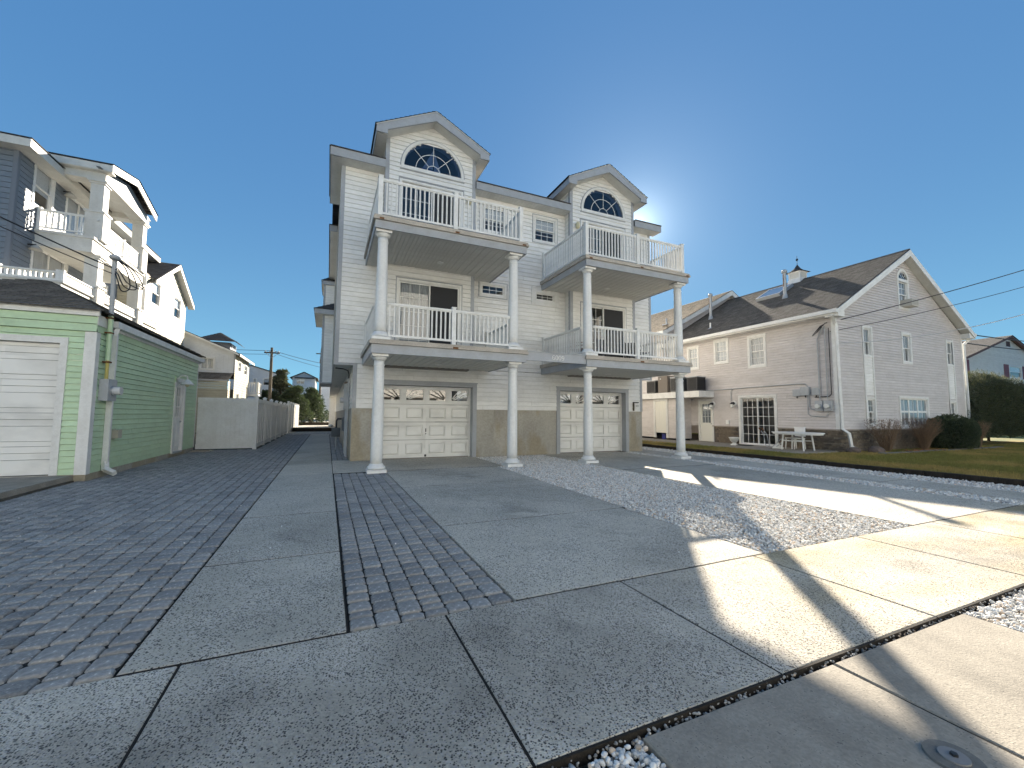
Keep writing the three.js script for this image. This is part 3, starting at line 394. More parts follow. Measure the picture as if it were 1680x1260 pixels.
gravel('gravel', 'narrow gravel strip right of the right-hand driveway', 10.36, 11.0, -13.2, -2.97, 9000, 0.018, (x, z) => x > (z < -8.9 ? 10.52 : z < -5.9 ? 10.38 : 10.32));
gravel('gravel', 'gravel strip beside the dark timber lawn edging', 12.2, 13.34, -20, -2.97, 14000, 0.02);
gravel('gravel', 'pebbles in the corner beside the kerb-side slab at the bottom edge', 0.2, 1.31, -1.54, -0.4, 5200, 0.014, null, -0.03);
gravel('gravel', 'sunlit pebble patch right of the smooth kerb-side slabs', 4.27, 8.5, -1.54, -0.3, 14000, 0.017, null, -0.03);
gravel('gravel', 'few loose stray stones scattered over the sidewalk and pavers', -4, 4, -8, -1.6, 60, 0.008, null, 0.006, 1.1);
gravel('gravel', 'small stones and debris in the gap before the sidewalk', -3, 6.5, -1.578, -1.54, 900, 0.008, null, -0.02, 0.5);
// ---------- the white duplex ----------
const font = await new FontLoader().loadAsync('fonts/droid/droid_serif_regular.typeface.json');
{
  const H = thing('duplex_house', 'white three-storey twin house with two garage doors, round columns and balconies', 'house', [6.1, 0, -13.28]);
  const W = -13.28, BZ = -12.9, bays = [[1.38, 4.28], [8.02, 10.97]], holesUp = [], cx = (b) => (b[0] + b[1]) / 2;
  for (const b of bays) holesUp.push([b[0] - 0.001, b[1] + 0.001, 3.0, 9.3]);
  const wins = [[7.16, 7.83, 0.86, 0.86, 'double'], [5.12, 7.83, 0.86, 0.86, 'double']];
  for (const [x, y, w, h] of wins) holesUp.push([x - w / 2, x + w / 2, y, y + h]);
  holesUp.push([4.68, 5.55, 5.54, 5.91], [6.78, 7.56, 5.58, 5.87]);
  // siding: upper main wall with the left and right side walls, then the ground storey
  siding(H, mat.whiteSiding, 0.145, 2.92, 9.0, [[faceZ(W), { u0: 0.24, u1: 12.04, holes: holesUp }], [faceXn(0.14), { u0: -42, u1: -13.38, far: 1 }], [faceX(12.13), { u0: -42, u1: -13.38, far: 1 }]]);
  const doors = [[1.30, 4.57], [7.65, 10.92]];
  siding(H, mat.whiteSiding, 0.145, 1.57, 2.91, [[faceZ(W), { u0: 0.77, u1: 11.5, holes: doors.map(([a, b]) => [a, b, 0, 2.43]) }], [faceXn(0.67), { u0: -42, u1: -13.38 }], [faceX(11.6), { u0: -42, u1: -13.38, far: 1 }]]);
  for (const b of bays) {
    const c = cx(b), pk = 10.72, sl = 0.514, sh = pk - sl * (b[1] - b[0]) / 2, holes = [[c - 1.05, c + 1.05, 3.2, 5.6], [c - 1.05, c + 1.05, 6.27, 8.78], ...fanHoles(c + 0.02, 9.22, 0.96)];
    const out = (y) => y < sh ? [b[0] + 0.1, b[1] - 0.1] : [c - (pk - y) / sl, c + (pk - y) / sl];
    siding(H, mat.whiteSiding, 0.145, 3.2, pk, [[faceZ(BZ), { outline: out, holes }], [faceXn(b[0]), { u0: -13.28, u1: BZ - 0.1, y1: 9.2 }], [faceX(b[1]), { u0: -13.28, u1: BZ - 0.1, y1: 9.2 }], [faceXn(b[0]), { u0: -17, u1: BZ - 0.1, y0: 9.2, y1: 9.99 }], [faceX(b[1]), { u0: -17, u1: BZ - 0.1, y0: 9.2, y1: 9.99 }]]);
    for (const [x, s] of [[b[0], 1], [b[1], -1]]) mesh('corner_board', [B(x - s * 0.018, x + s * 0.1, 3.2, 10.0, BZ - 0.005, BZ + 0.022), B(x - s * 0.018, x + s * 0.004, 3.2, 10.0, BZ - 0.1, BZ - 0.005)], mat.trimGray, H);
  }
  for (const [x, s, y0, y1] of [[0.14, 1, 2.91, 9.0], [12.13, -1, 2.91, 9.0], [0.67, 1, 1.57, 2.9], [11.6, -1, 1.57, 2.9]]) mesh('corner_board', [B(x - s * 0.018, x + s * 0.1, y0, y1, W - 0.005, W + 0.022), B(x - s * 0.018, x + s * 0.004, y0, y1, W - 0.1, W - 0.005)], mat.trimGray, H);
  // foundation, overhang soffit, back wall and floors
  mesh('foundation', [B(0.66, 1.302, -0.07, 1.57, W - 0.4, W - 0.012), B(4.568, 7.652, -0.07, 1.57, W - 0.4, W - 0.012), B(10.918, 11.61, -0.07, 1.57, W - 0.4, W - 0.012), B(0.66, 0.9, -0.07, 1.57, -42, W - 0.4), B(11.37, 11.61, -0.07, 1.57, -42, W - 0.4)], mat.foundation, H);
  for (let i = 0; i < 2; i++) for (let k = 0; k < 60; k++) { const z = W - k * 0.3; if (k % 3 === 0 || i === 0) { if (i) continue; mesh('soffit_board', [B(0.15, 0.68, 2.885, 2.905, z - 0.292, z - 0.005)], mat.soffit, H); } }
  mesh('overhang_trim', [B(0.125, 0.67, 2.85, 2.912, W - 0.006, W + 0.024), B(0.115, 0.14, 2.85, 2.912, -42, W + 0.02), B(11.6, 12.14, 2.85, 2.912, W - 0.006, W + 0.024)], mat.trimGray, H);
  mesh('soffit_panel', [B(0.14, 0.69, 2.906, 2.918, -42, W - 0.006), B(11.58, 12.13, 2.88, 2.918, -42, W - 0.006)], mat.soffit, H);
  mesh('back_wall', [B(0.14, 12.13, -0.07, 9, -42.1, -42)], mat.whiteSiding[0], H);
  // windows
  for (const [x, y, w, h] of wins) putWindow(H, [x, y, W], 0, { w, h, cols: 3, rows: 2, back: 'blind', drop: 0.55, casing: 0.08, sill: false });
  putWindow(H, [5.115, 5.54, W], 0, { w: 0.87, h: 0.37, kind: 'fixed', cols: 3, rows: 2, back: 'none', casing: 0.07, sill: false });
  putWindow(H, [7.17, 5.58, W], 0, { w: 0.78, h: 0.29, kind: 'fixed', cols: 3, rows: 2, back: 'none', casing: 0.18, sill: false });
  for (const [x0, x1, y0, y1] of [[4.60, 5.63, 5.46, 5.99], [6.65, 7.67, 7.74, 8.78], [4.61, 5.63, 7.74, 8.78]]) mesh('window_bead', [B(x0 - 0.025, x0, y0 - 0.025, y1 + 0.025, W, W + 0.03), B(x1, x1 + 0.025, y0 - 0.025, y1 + 0.025, W, W + 0.03), B(x0, x1, y1, y1 + 0.025, W, W + 0.03), B(x0, x1, y0 - 0.025, y0, W, W + 0.03)], mat.trimGray, H);
  bays.forEach((b, k) => {
    const c = cx(b);
    putWindow(H, [c, 3.2, BZ], 0, { w: 1.94, h: 2.33, kind: 'slider', cols: 3, rows: 5, cols2: 3, rows2: 5, back: k ? 'none' : 'half', screen: true, casing: 0.06, sill: false, muntin: 0.016 }, 'sliding_door');
    putWindow(H, [c, 6.27, BZ], 0, { w: 1.94, h: 2.44, kind: 'slider', cols: 2, rows: 5, cols2: 2, rows2: 5, back: 'none', screen: true, casing: 0.06, sill: false, muntin: 0.016 }, 'sliding_door');
    for (const [y0, y1] of [[3.2, 5.6], [6.27, 8.79]]) mesh('door_bead', [B(c - 1.06, c - 1.03, y0, y1, BZ, BZ + 0.032), B(c + 1.03, c + 1.06, y0, y1, BZ, BZ + 0.032), B(c - 1.06, c + 1.06, y1, y1 + 0.03, BZ, BZ + 0.032)], mat.trimGray, H);
    fanWindow(H, [c + 0.02, 9.22, BZ], 1.02);
    const lamp = node('wall_lamp', H, [c + (k ? -1.2 : 1.22), 8.42, BZ]); mesh('back_plate', B(-0.05, 0.05, -0.02, 0.16, 0, 0.03), mat.galv, lamp); mesh('globe', lathe([[0, -0.06], [0.06, -0.05], [0.085, 0.02], [0.08, 0.12], [0.05, 0.18], [0, 0.19]], 14).translate(0, 0, 0.1), M(0.62, 0.56, 0.36, 0.4), lamp);
  });
  // garage doors with grey surrounds
  for (const [a, b] of doors) {
    mesh('garage_surround', [B(a, a + 0.14, 0, 2.43, W - 0.3, W + 0.03), B(b - 0.14, b, 0, 2.43, W - 0.3, W + 0.03), B(a + 0.14, b - 0.14, 2.31, 2.43, W - 0.3, W + 0.03), B(a - 0.02, b + 0.02, 2.43, 2.46, W - 0.01, W + 0.045)], mat.trimGray, H);
    mesh('door_stop', [B(a + 0.14, a + 0.19, 0, 2.3, W - 0.26, W - 0.23), B(b - 0.19, b - 0.14, 0, 2.3, W - 0.26, W - 0.23), B(a + 0.19, b - 0.19, 2.26, 2.3, W - 0.26, W - 0.23)], mat.white, H);
    garageDoor(H, [(a + b) / 2, 0.012, W - 0.265], b - a - 0.29, 2.28);
  }
  // decks, columns, railings
  const F = -10.35, decks = [[0.9, 5.0, 2.86, [2.95]], [0.9, 5.0, 5.95, [2.95]], [7.0, 11.16, 2.86, [9.05]], [7.0, 11.16, 5.95, [9.1]]];
  decks.forEach(([x0, x1, y, mids], k) => {
    const g = worldNode('balcony', H), top = k % 2 ? 6.27 : 3.2, upper = k % 2 === 1, zb = W + 0.016;
    mesh('fascia', [B(x0, x1, y, top - 0.12, F - 0.04, F), B(x0, x0 + 0.04, y, top - 0.12, zb, F - 0.04), B(x1 - 0.04, x1, y, top - 0.12, zb, F - 0.04)], mat.trimGray, g);
    mesh('deck_edge', [B(x0 - 0.05, x1 + 0.05, top - 0.118, top - 0.06, F - 0.2, F + 0.05), B(x0 - 0.03, x1 + 0.03, top - 0.058, top - 0.002, F - 0.2, F + 0.03), B(x0 - 0.05, x0 + 0.1, top - 0.118, top - 0.002, zb, F - 0.2), B(x1 - 0.1, x1 + 0.05, top - 0.118, top - 0.002, zb, F - 0.2)], mat.deckEdge, g);
    mesh('deck_floor', B(x0 + 0.1, x1 - 0.1, top - 0.06, top - 0.01, zb, F - 0.2), mat.deckEdge, g);
    mesh('soffit_backing', B(x0 + 0.04, x1 - 0.04, y + 0.045, y + 0.06, zb, F - 0.04), mat.soffit, g);
    const n = 38, w = (x1 - x0 - 0.08) / n; const bg = merge([B(-w / 2 + 0.006, w / 2 - 0.006, 0, 0.015, -(F - 0.04 - zb), 0)]);
    for (let i = 0; i < n; i++) { const o = mesh('soffit_board', bg, mat.soffit, g); o.position.set(x0 + 0.04 + (i + 0.5) * w, y + 0.024 - (i % 2 ? 0.007 : 0), F - 0.041); }
    const lampX = (x0 + x1) / 2; mesh('ceiling_light', [new THREE.CylinderGeometry(0.09, 0.1, 0.02, 18).translate(lampX, y + 0.015, (zb + F) / 2 - 0.3)], mat.white, g);
    const h = upper ? 1.02 : 0.95, fz = F - 0.16, sx0 = x0 + 0.09, sx1 = x1 - 0.1;
    if (upper) railing(g, [sx0, fz], [sx1, fz], top, h, { posts: [0.006, (mids[0] - sx0) / (sx1 - sx0), 0.994] });
    else railing(g, [x0 + 0.36, fz], [x1 - 0.45, fz], top, h, { posts: [(mids[0] - x0 - 0.36) / (x1 - 0.45 - x0 - 0.36)] });
    for (const sx of [sx0, sx1]) railing(g, [sx, upper ? fz - 0.06 : fz - 0.3], [sx, zb + 0.02], top, h, { posts: [0.985] });
    if (upper) for (const p of [sx0 + 0.05, mids[0], sx1]) mesh('rust_stain', B(p - 0.05, p + 0.06, top - 0.116, top - 0.07, F + 0.05, F + 0.0525), mat.rust, g);
    else mesh('rust_stain', B(mids[0] - 0.06, mids[0] + 0.08, top - 0.116, top - 0.065, F + 0.05, F + 0.0525), mat.rust, g);
  });
  mesh('link_beam', [B(5.001, 6.999, 2.93, 3.17, -10.46, -10.385), B(5.001, 6.999, 3.171, 3.19, -10.48, -10.365)], mat.trimGray, H);
  { const t = new TextGeometry('6009', { font, size: 0.135, depth: 0.012, curveSegments: 4 }); mesh('house_number', t.translate(5.83, 2.985, -10.384), mat.white, H); }
  for (const x of [1.12, 4.7, 7.2, 10.9]) { column(H, x, 0.0, 2.859, -10.6); column(H, x, 3.199, 5.949, -10.6); }
  // main roof: low hip behind the eaves
  const e = 9.22, gap = [[-0.2, 1.36], [4.3, 8.0], [10.99, 12.35]];
  for (const [a, b] of gap) { mesh('eave_fascia', [B(a, b, 8.97, 9.22, -12.83, -12.8)], mat.trimGray, H); mesh('drip_edge', [B(a, b, 9.222, 9.25, -13.02, -12.77)], mat.shingleDark, H); const n = Math.round((b - a) / 0.12); const l = []; for (let i = 0; i < n; i++) l.push(B(lerp(a, b, i / n) + 0.004, lerp(a, b, (i + 1) / n) - 0.004, 8.975, 8.99, W, -12.831)); l.push(B(a, b, 8.992, 9.0, W, -12.831)); mesh('eave_soffit', l, mat.soffit, H); }
  const sideEave = (x0, x1, z0, z1, yy = 8.97) => { mesh('side_eave', [B(x0, x0 + 0.03, yy, yy + 0.25, z0, z1), B(x0 + 0.03, x1, yy, yy + 0.25, z0, z0 + 0.03), B(x0 + 0.03, x1, yy, yy + 0.25, z1 - 0.03, z1)], mat.trimGray, H); mesh('side_soffit', [B(x0 + 0.03, x1, yy + 0.004, yy + 0.02, z0 + 0.03, z1 - 0.03)], mat.soffit, H); mesh('side_roof_edge', [B(x0 - 0.03, x1, yy + 0.252, yy + 0.28, z0, z1 + 0.03)], mat.shingleDark, H); };
  sideEave(-0.2, 0.125, -15.95, -12.832); sideEave(-0.19, 0.125, -28, -18.4);
  mesh('roof', [roofPlane([-0.1, e + 0.05, -12.97], [12.3, e + 0.05, -12.97], [6.1, 11.1, -19], [6.1, 11.1, -19], 20), roofPlane([12.3, e + 0.03, -42], [12.3, e + 0.03, -12.8], [6.1, 11.1, -19], [6.1, 11.1, -36], 20), roofPlane([-0.1, e + 0.03, -12.8], [-0.1, e + 0.03, -42], [6.1, 11.1, -36], [6.1, 11.1, -19], 20), roofPlane([12.3, e + 0.03, -42], [-0.1, e + 0.03, -42], [6.1, 11.1, -36], [6.1, 11.1, -36], 20)], mat.shingleDark, H);
  // gable roofs over the two bays
  for (const b of bays) {
    const c = cx(b) - 0.01, g = worldNode('dormer_roof', H), zf = -12.45, zr = -18, hw = 1.79, yT = 10.95, yE = 10.03, sl = (yT - yE) / hw;
    mesh('shingles', [roofPlane([c - hw - 0.03, yE - 0.01, zr], [c - hw - 0.03, yE - 0.01, zf + 0.04], [c, yT + 0.005, zf + 0.04], [c, yT + 0.005, zr], 13, 0.035), roofPlane([c + hw + 0.03, yE - 0.01, zf + 0.04], [c + hw + 0.03, yE - 0.01, zr], [c, yT + 0.005, zr], [c, yT + 0.005, zf + 0.04], 13, 0.035)], mat.shingleDark, g);
    mesh('rake_fascia', [prism([[c - hw, yE - 0.02], [c, yT - 0.02], [c, yT - 0.30], [c - hw, yE - 0.24]], zf - 0.03, zf + 0.02), prism([[c + hw, yE - 0.02], [c, yT - 0.02], [c, yT - 0.30], [c + hw, yE - 0.24]], zf - 0.03, zf + 0.02)], mat.trimGray, g);
    mesh('drip_edge', [prism([[c - hw - 0.01, yE - 0.022], [c, yT - 0.016], [c, yT + 0.004], [c - hw - 0.01, yE]], zf + 0.021, zf + 0.035), prism([[c + hw + 0.01, yE - 0.022], [c, yT - 0.016], [c, yT + 0.004], [c + hw + 0.01, yE]], zf + 0.021, zf + 0.035)], mat.soffit, g);
    for (const s of [-1, 1]) {
      mesh('eave_return', [B(c + s * hw, c + s * (hw - 0.03), yE - 0.24, yE - 0.03, zr, zf - 0.031), prism([[c + s * hw, yE - 0.24], [c + s * (hw - 0.32), yE - 0.24], [c + s * (hw - 0.32), yE - 0.06], [c + s * hw, yE - 0.22]], zf + 0.0215, zf + 0.05)], mat.trimGray, g);
      mesh('eave_soffit', [B(c + s * (hw - 0.03), c + s * 1.46, yE - 0.235, yE - 0.22, zr, zf - 0.031)], mat.soffit, g);
      const n = 15, l = []; for (let i = 0; i < n; i++) { const a = 0.02 + (hw - 0.36) * i / n, bb = 0.02 + (hw - 0.36) * (i + 1) / n - 0.006, ya = yT - 0.25 - sl * a, yb = yT - 0.25 - sl * bb; l.push(quads([[[c + s * a, ya, zf - 0.031], [c + s * bb, yb, zf - 0.031], [c + s * bb, yb, BZ], [c + s * a, ya, BZ]]])); } l.push(quads([[[c, yT - 0.243, zf - 0.031], [c + s * hw, yT - 0.243 - sl * hw, zf - 0.031], [c + s * hw, yT - 0.243 - sl * hw, zr], [c, yT - 0.243, zr]]])); mesh('rake_soffit', l, mat.soffit, g);
    }
  }
  // box bays on the left side wall
  const box = (x, z0, z1, y0, y1, eave) => {
    const g = worldNode('side_bay', H); siding(g, mat.whiteSiding, 0.145, y0, y1, [[faceZ(z1), { u0: x + 0.08, u1: 0.14 }], [faceXn(x), { u0: z0, u1: z1 - 0.08 }]]);
    laySiding(g); mesh('corner_board', [B(x - 0.015, x + 0.08, y0, y1, z1 - 0.08, z1 + 0.02)], mat.trimGray, g); mesh('floor_trim', [B(x - 0.02, 0.13, y0 - 0.06, y0, z0, z1 + 0.025)], mat.trimGray, g);
    mesh('fascia', [B(x - eave, 0.125, y1, y1 + 0.22, z1 + eave - 0.03, z1 + eave), B(x - eave, x - eave + 0.03, y1, y1 + 0.22, z0 - eave, z1 + eave - 0.03)], mat.trimGray, g); mesh('soffit', B(x - eave + 0.03, 0.125, y1 + 0.002, y1 + 0.015, z0 - eave, z1 + eave - 0.03), mat.soffit, g);
    mesh('roof', [roofPlane([x - eave - 0.02, y1 + 0.22, z1 + eave + 0.02], [0.13, y1 + 0.22, z1 + eave + 0.02], [0.13, y1 + 0.75, z1 - 0.5], [0.12, y1 + 0.75, z1 - 0.5], 5), roofPlane([x - eave - 0.02, y1 + 0.22, z0 - eave], [x - eave - 0.02, y1 + 0.22, z1 + eave + 0.02], [0.12, y1 + 0.75, z1 - 0.5], [0.12, y1 + 0.75, z0 - eave], 5)], mat.shingleDark, g);
  };
  box(-0.37, -25, -22.1, 2.92, 6.2, 0.38); box(-0.42, -27.5, -25.2, 6.9, 8.6, 0.12);
  mesh('flood_light', [new THREE.CylinderGeometry(0.05, 0.07, 0.12, 10).translate(0.4, 2.83, -24)], mat.white, H);
  laySiding(H);
  // plaque box by the right garage
  const L = thing('mailbox', 'small white wall mailbox beside the right garage door', 'mailbox', [11.28, 1.62, W]); local(L);
  mesh('body', [B(-0.11, 0.13, 0, 0.27, 0.012, 0.1)], mat.white, L); mesh('back_board', [B(-0.15, -0.11, -0.02, 0.29, 0.012, 0.07)], mat.wood, L); mesh('lid', [B(-0.15, 0.08, 0.29, 0.33, 0.012, 0.11)], mat.black, L);
  mesh('lettering', new TextGeometry('6011', { font, size: 0.055, depth: 0.003 }).translate(-0.07, 0.15, 0.1005), mat.black, L);
}
// sailboat decoration behind the left fan window
{ const s = thing('sailboat_ornament', 'pale toy sailboat standing behind the left fan window', 'ornament', [2.9, 9.23, -13.1]); local(s);
  mesh('sail', [prism([[-0.34, 0.2], [-0.02, 0.2], [-0.02, 0.85]], -0.006, 0.006), prism([[0.02, 0.16], [0.26, 0.12], [0.02, 0.8]], -0.006, 0.006)], M(0.55, 0.6, 0.6, 0.9), s); mesh('hull', prism([[-0.38, 0.17], [0.42, 0.1], [0.3, 0.0], [-0.28, 0.0]], -0.05, 0.05), M(0.12, 0.2, 0.42, 0.5), s); mesh('mast', tube([0, 0.05, 0], [0, 0.9, 0], 0.008), mat.wood, s); }
// ---------- the grey-mauve house on the right ----------
{
  const X = 17.9, Z = -9.55, XR = 28.2, c = 23.05, G = thing('gray_house', 'grey-mauve sided gable house with stone veneer base and dark shingle roof', 'house', [c, 0.1, Z]);
  const yS = 0.93, yE = 5.42, pk = 8.52, slope = 0.59, sh = pk - slope * (XR - X) / 2;
  const front = [ // x0, x1, y0, y1 openings of the gable wall
    [19.78, 20.32, 3.92, 5.06], [22.78, 23.4, 3.84, 5.04], [26.62, 27.2, 3.92, 5.02], [19.86, 20.34, 1.1, 2.16], [26.64, 27.16, 1.1, 2.16], [22.3, 24.55, 1.05, 2.24], [22.72, 23.46, 6.25, 7.78],
  ], panels = [[19.7, 20.42, 2.3, 3.85], [26.56, 27.26, 2.3, 3.85]];
  const side = [[-13.69, -12.03, 0.14, 2.3], [-13.12, -12.42, 3.74, 5.06], [-14.98, -14.33, 4.12, 5.18], [-16.7, -16.12, 3.98, 5.06], [-16.05, -15.3, 0.12, 2.2]];
  siding(G, mat.graySiding, 0.114, yS, sh, [[faceZ(Z), { u0: X + 0.1, u1: XR - 0.1, holes: [...front, ...panels] }], [faceXn(X), { u0: -24, u1: Z - 0.1, holes: side }], [faceX(XR), { u0: -24, u1: Z - 0.1, far: 1 }]]);
  siding(G, mat.graySiding, 0.114, sh, pk, [[faceZ(Z), { outline: (y) => [c - (pk - y) / slope, c + (pk - y) / slope], holes: [...front] }]]);
  siding(G, mat.whiteSiding, 0.114, 2.3, 3.85, panels.map(([a, b]) => [faceZ(Z + 0.006), { u0: a + 0.08, u1: b - 0.08, big: 9 }]), 'panel_board');
  laySiding(G);
  for (const [a, b] of panels) mesh('panel_trim', [B(a, a + 0.08, 1.02, 5.14, Z, Z + 0.045), B(b - 0.08, b, 1.02, 5.14, Z, Z + 0.045)], mat.trimWhite, G);
  for (const [x, s] of [[X, 1], [XR, -1]]) mesh('corner_board', [B(x - s * 0.02, x + s * 0.11, yS - 0.06, yE, Z - 0.004, Z + 0.024), B(x - s * 0.02, x, yS - 0.06, yE, Z - 0.11, Z - 0.004)], mat.trimWhite, G);
  // stacked stone veneer, every stone a piece
  const stoneM = [[0.40, 0.33, 0.26], [0.52, 0.43, 0.33], [0.33, 0.28, 0.24], [0.60, 0.52, 0.41], [0.46, 0.38, 0.30], [0.38, 0.33, 0.29]].map(([r, g, b]) => M(r, g, b, 0.9, { map: per(T.conc, 0.6), bumpMap: per(T.fineB, 0.15), bumpScale: 0.012 }));
  const stonesG = [0.16, 0.24, 0.34].flatMap((l) => [0.045, 0.07].map((h) => { const g = new THREE.BoxGeometry(l - 0.01, h - 0.008, 0.06, 2, 1, 1), p = g.attributes.position; for (let i = 0; i < p.count; i++) { const q = (k) => hash(Math.round(p.getX(i) * 999), Math.round(p.getY(i) * 999), k + Math.round(p.getZ(i) * 999)) - 0.5; p.setXYZ(i, p.getX(i) + q(1) * 0.008, p.getY(i) + q(2) * 0.006, p.getZ(i) + (p.getZ(i) > 0 ? q(3) * 0.02 : 0)); } g.computeVertexNormals(); return { l, h, g: merge([g]) }; }));
  const stone = worldNode('stone_base', G), all = [];
  for (const [P, a, b, turn, holes] of [[faceXn(X), -15.25, Z + 0.03, FXN, side], [faceZ(Z), X, XR, 0, front]]) {
    let y = 0.09, r = 0; while (y < yS - 0.04) { const h = rnd() < 0.5 ? 0.045 : 0.07; let u = a; while (u < b - 0.05) { const k = stonesG.filter((s) => s.h === h)[Math.floor(rnd() * 3)], uc = u + k.l / 2; if (!holes.some(([x0, x1, y0]) => y0 < y + h && uc + k.l / 2 > x0 - 0.08 && uc - k.l / 2 < x1 + 0.08)) all.push([P(uc, y + h / 2, rr(0.0, 0.02)), turn, k.g, Math.floor(rnd() * 6)]); u += k.l; } y += h; r++; }
  }
  all.sort((p, q) => Math.hypot(p[0][0], p[0][2]) - Math.hypot(q[0][0], q[0][2])); const rest = [];
  all.forEach(([p, t, g, k], i) => { if (i < 300) { const o = mesh('stone', g, stoneM[k], stone); o.position.set(...p); o.rotation.y = t; } else rest.push(g.clone().applyMatrix4(new THREE.Matrix4().makeRotationY(t).setPosition(...p))); });
  for (const g of rest) g.userData.keepUV = true; { const o = mesh('stones', merge(rest), stoneM[4], stone); o.userData.kind = 'stuff'; }
  mesh('mortar', [B(X + 0.01, X + 0.2, 0, yS - 0.02, -15.28, -13.78), B(X + 0.01, X + 0.2, 0, yS - 0.02, -11.94, Z - 0.02), B(X + 0.2, XR, 0, yS - 0.02, Z - 0.2, Z - 0.02)], M(0.12, 0.1, 0.085, 0.95), stone);
  mesh('sill_band', [B(X - 0.05, X, yS - 0.03, yS + 0.02, -15.28, -13.79), B(X - 0.05, X, yS - 0.03, yS + 0.02, -11.93, Z + 0.05), B(X, XR + 0.03, yS - 0.03, yS + 0.02, Z, Z + 0.05)], M(0.33, 0.29, 0.25, 0.9), stone);
  // windows
  const put = (P, o, k, turn, n) => putWindow(G, P((o[0] + o[1]) / 2, o[2], 0), turn, { w: o[1] - o[0], h: o[3] - o[2], sill: false, ...k }, n);
  for (const i of [0, 1, 2]) put(faceZ(Z), front[i], { cols: 2, rows: 1, back: 'curtain', casing: i === 1 ? 0.1 : 0.08 }, 0);
  for (const i of [3, 4]) put(faceZ(Z), front[i], { cols: 2, rows: 2, back: 'none', casing: 0.08 }, 0);
  put(faceZ(Z), front[5], { kind: 'triple', back: 'curtain', casing: 0.1 }, 0);
  put(faceZ(Z), [22.72, 23.46, 6.25, 7.42], { cols: 2, rows: 2, back: 'curtain', casing: 0.1 }, 0);
  { const g = node('arch_window', G, [23.09, 7.46, Z]); const s = new THREE.Shape(); s.absarc(0, 0, 0.47, 0, Math.PI, false); s.absarc(0, 0, 0.36, Math.PI, 0, true); mesh('casing', new THREE.ExtrudeGeometry(s, { depth: 0.06, bevelEnabled: false, curveSegments: 20 }).translate(0, 0.06, -0.02), mat.trimWhite, g); const q = new THREE.Shape(); q.absarc(0, 0, 0.36, 0, Math.PI, false); mesh('pane', new THREE.ShapeGeometry(q, 20).translate(0, 0.06, 0.012), mat.mirrorGlass, g); mesh('grille', [45, 90, 135].map((a) => B(0.1, 0.36, -0.01, 0.01, 0.014, 0.022).rotateZ(a * Math.PI / 180).translate(0, 0.06, 0)), mat.white, g); mesh('mullion', B(-0.46, 0.46, -0.06, 0.06, -0.02, 0.044), mat.trimWhite, g); }
  put(faceXn(X), side[0], { kind: 'slider', cols: 3, rows: 5, back: 'none', casing: 0.1, muntin: 0.02 }, FXN, 'sliding_door');
  put(faceXn(X), side[1], { cols: 3, rows: 2, back: 'curtain', casing: 0.1 }, FXN); put(faceXn(X), side[2], { cols: 3, rows: 2, back: 'blind', drop: 0.9, casing: 0.1 }, FXN); put(faceXn(X), side[3], { cols: 3, rows: 2, back: 'blind', drop: 0.9, casing: 0.1 }, FXN);
  { const g = node('entry_door', G, [X, 0.13, -15.67], FXN); mesh('casing', [B(-0.47, -0.38, 0, 2.16, -0.05, 0.04), B(0.38, 0.47, 0, 2.16, -0.05, 0.04), B(-0.38, 0.38, 2.07, 2.16, -0.05, 0.04)], mat.trimWhite, g); mesh('leaf', [B(-0.38, 0.38, 0, 0.95, -0.06, -0.02), B(-0.38, -0.26, 0.95, 2.07, -0.06, -0.02), B(0.26, 0.38, 0.95, 2.07, -0.06, -0.02), B(-0.26, 0.26, 1.92, 2.07, -0.06, -0.02)], M(0.74, 0.73, 0.66, 0.5), g); mesh('pane', B(-0.26, 0.26, 0.95, 1.92, -0.045, -0.04), mat.mirrorGlass, g); mesh('grille', [B(-0.26, 0.26, 1.26, 1.28, -0.04, -0.025), B(-0.26, 0.26, 1.59, 1.61, -0.04, -0.025), B(-0.1, -0.08, 0.95, 1.92, -0.04, -0.0255), B(0.08, 0.1, 0.95, 1.92, -0.04, -0.0255)], mat.white, g); mesh('door_curtain', B(-0.25, 0.25, 0.96, 1.91, -0.07, -0.065), mat.curtain, g); mesh('knob', new THREE.SphereGeometry(0.03, 10, 8).translate(0.31, 0.9, 0), mat.metal, g); }
  { const g = node('window_air_conditioner', G, [23.2, 6.26, Z]); mesh('case', B(-0.28, 0.28, 0, 0.3, -0.1, 0.36), M(0.55, 0.52, 0.45, 0.6), g); mesh('grille', Array.from({ length: 7 }, (_, i) => B(-0.25, 0.25, 0.04 + i * 0.035, 0.055 + i * 0.035, 0.36, 0.366)), M(0.3, 0.29, 0.27, 0.6), g); }
  // main roof
  const eL = 17.48, eR = 28.62, ridge = 8.76, zf = -9.2, zb = -18.3, yL = 5.52; const roof = worldNode('roof', G);
  mesh('shingles', roofPlane([eL, yL, zb], [eL, yL, zf], [c, ridge, zf], [c, ridge, zb], 42), mat.shingleGray, roof); mesh('shingles', roofPlane([eR, yL, zf], [eR, yL, -24], [c, ridge, -24], [c, ridge, zf], 42), mat.shingleGray, roof);
  mesh('ridge_cap', [prism([[c - 0.16, ridge - 0.06], [c, ridge + 0.045], [c + 0.16, ridge - 0.06], [c, ridge]], zb, zf)], mat.shingleDark, roof);
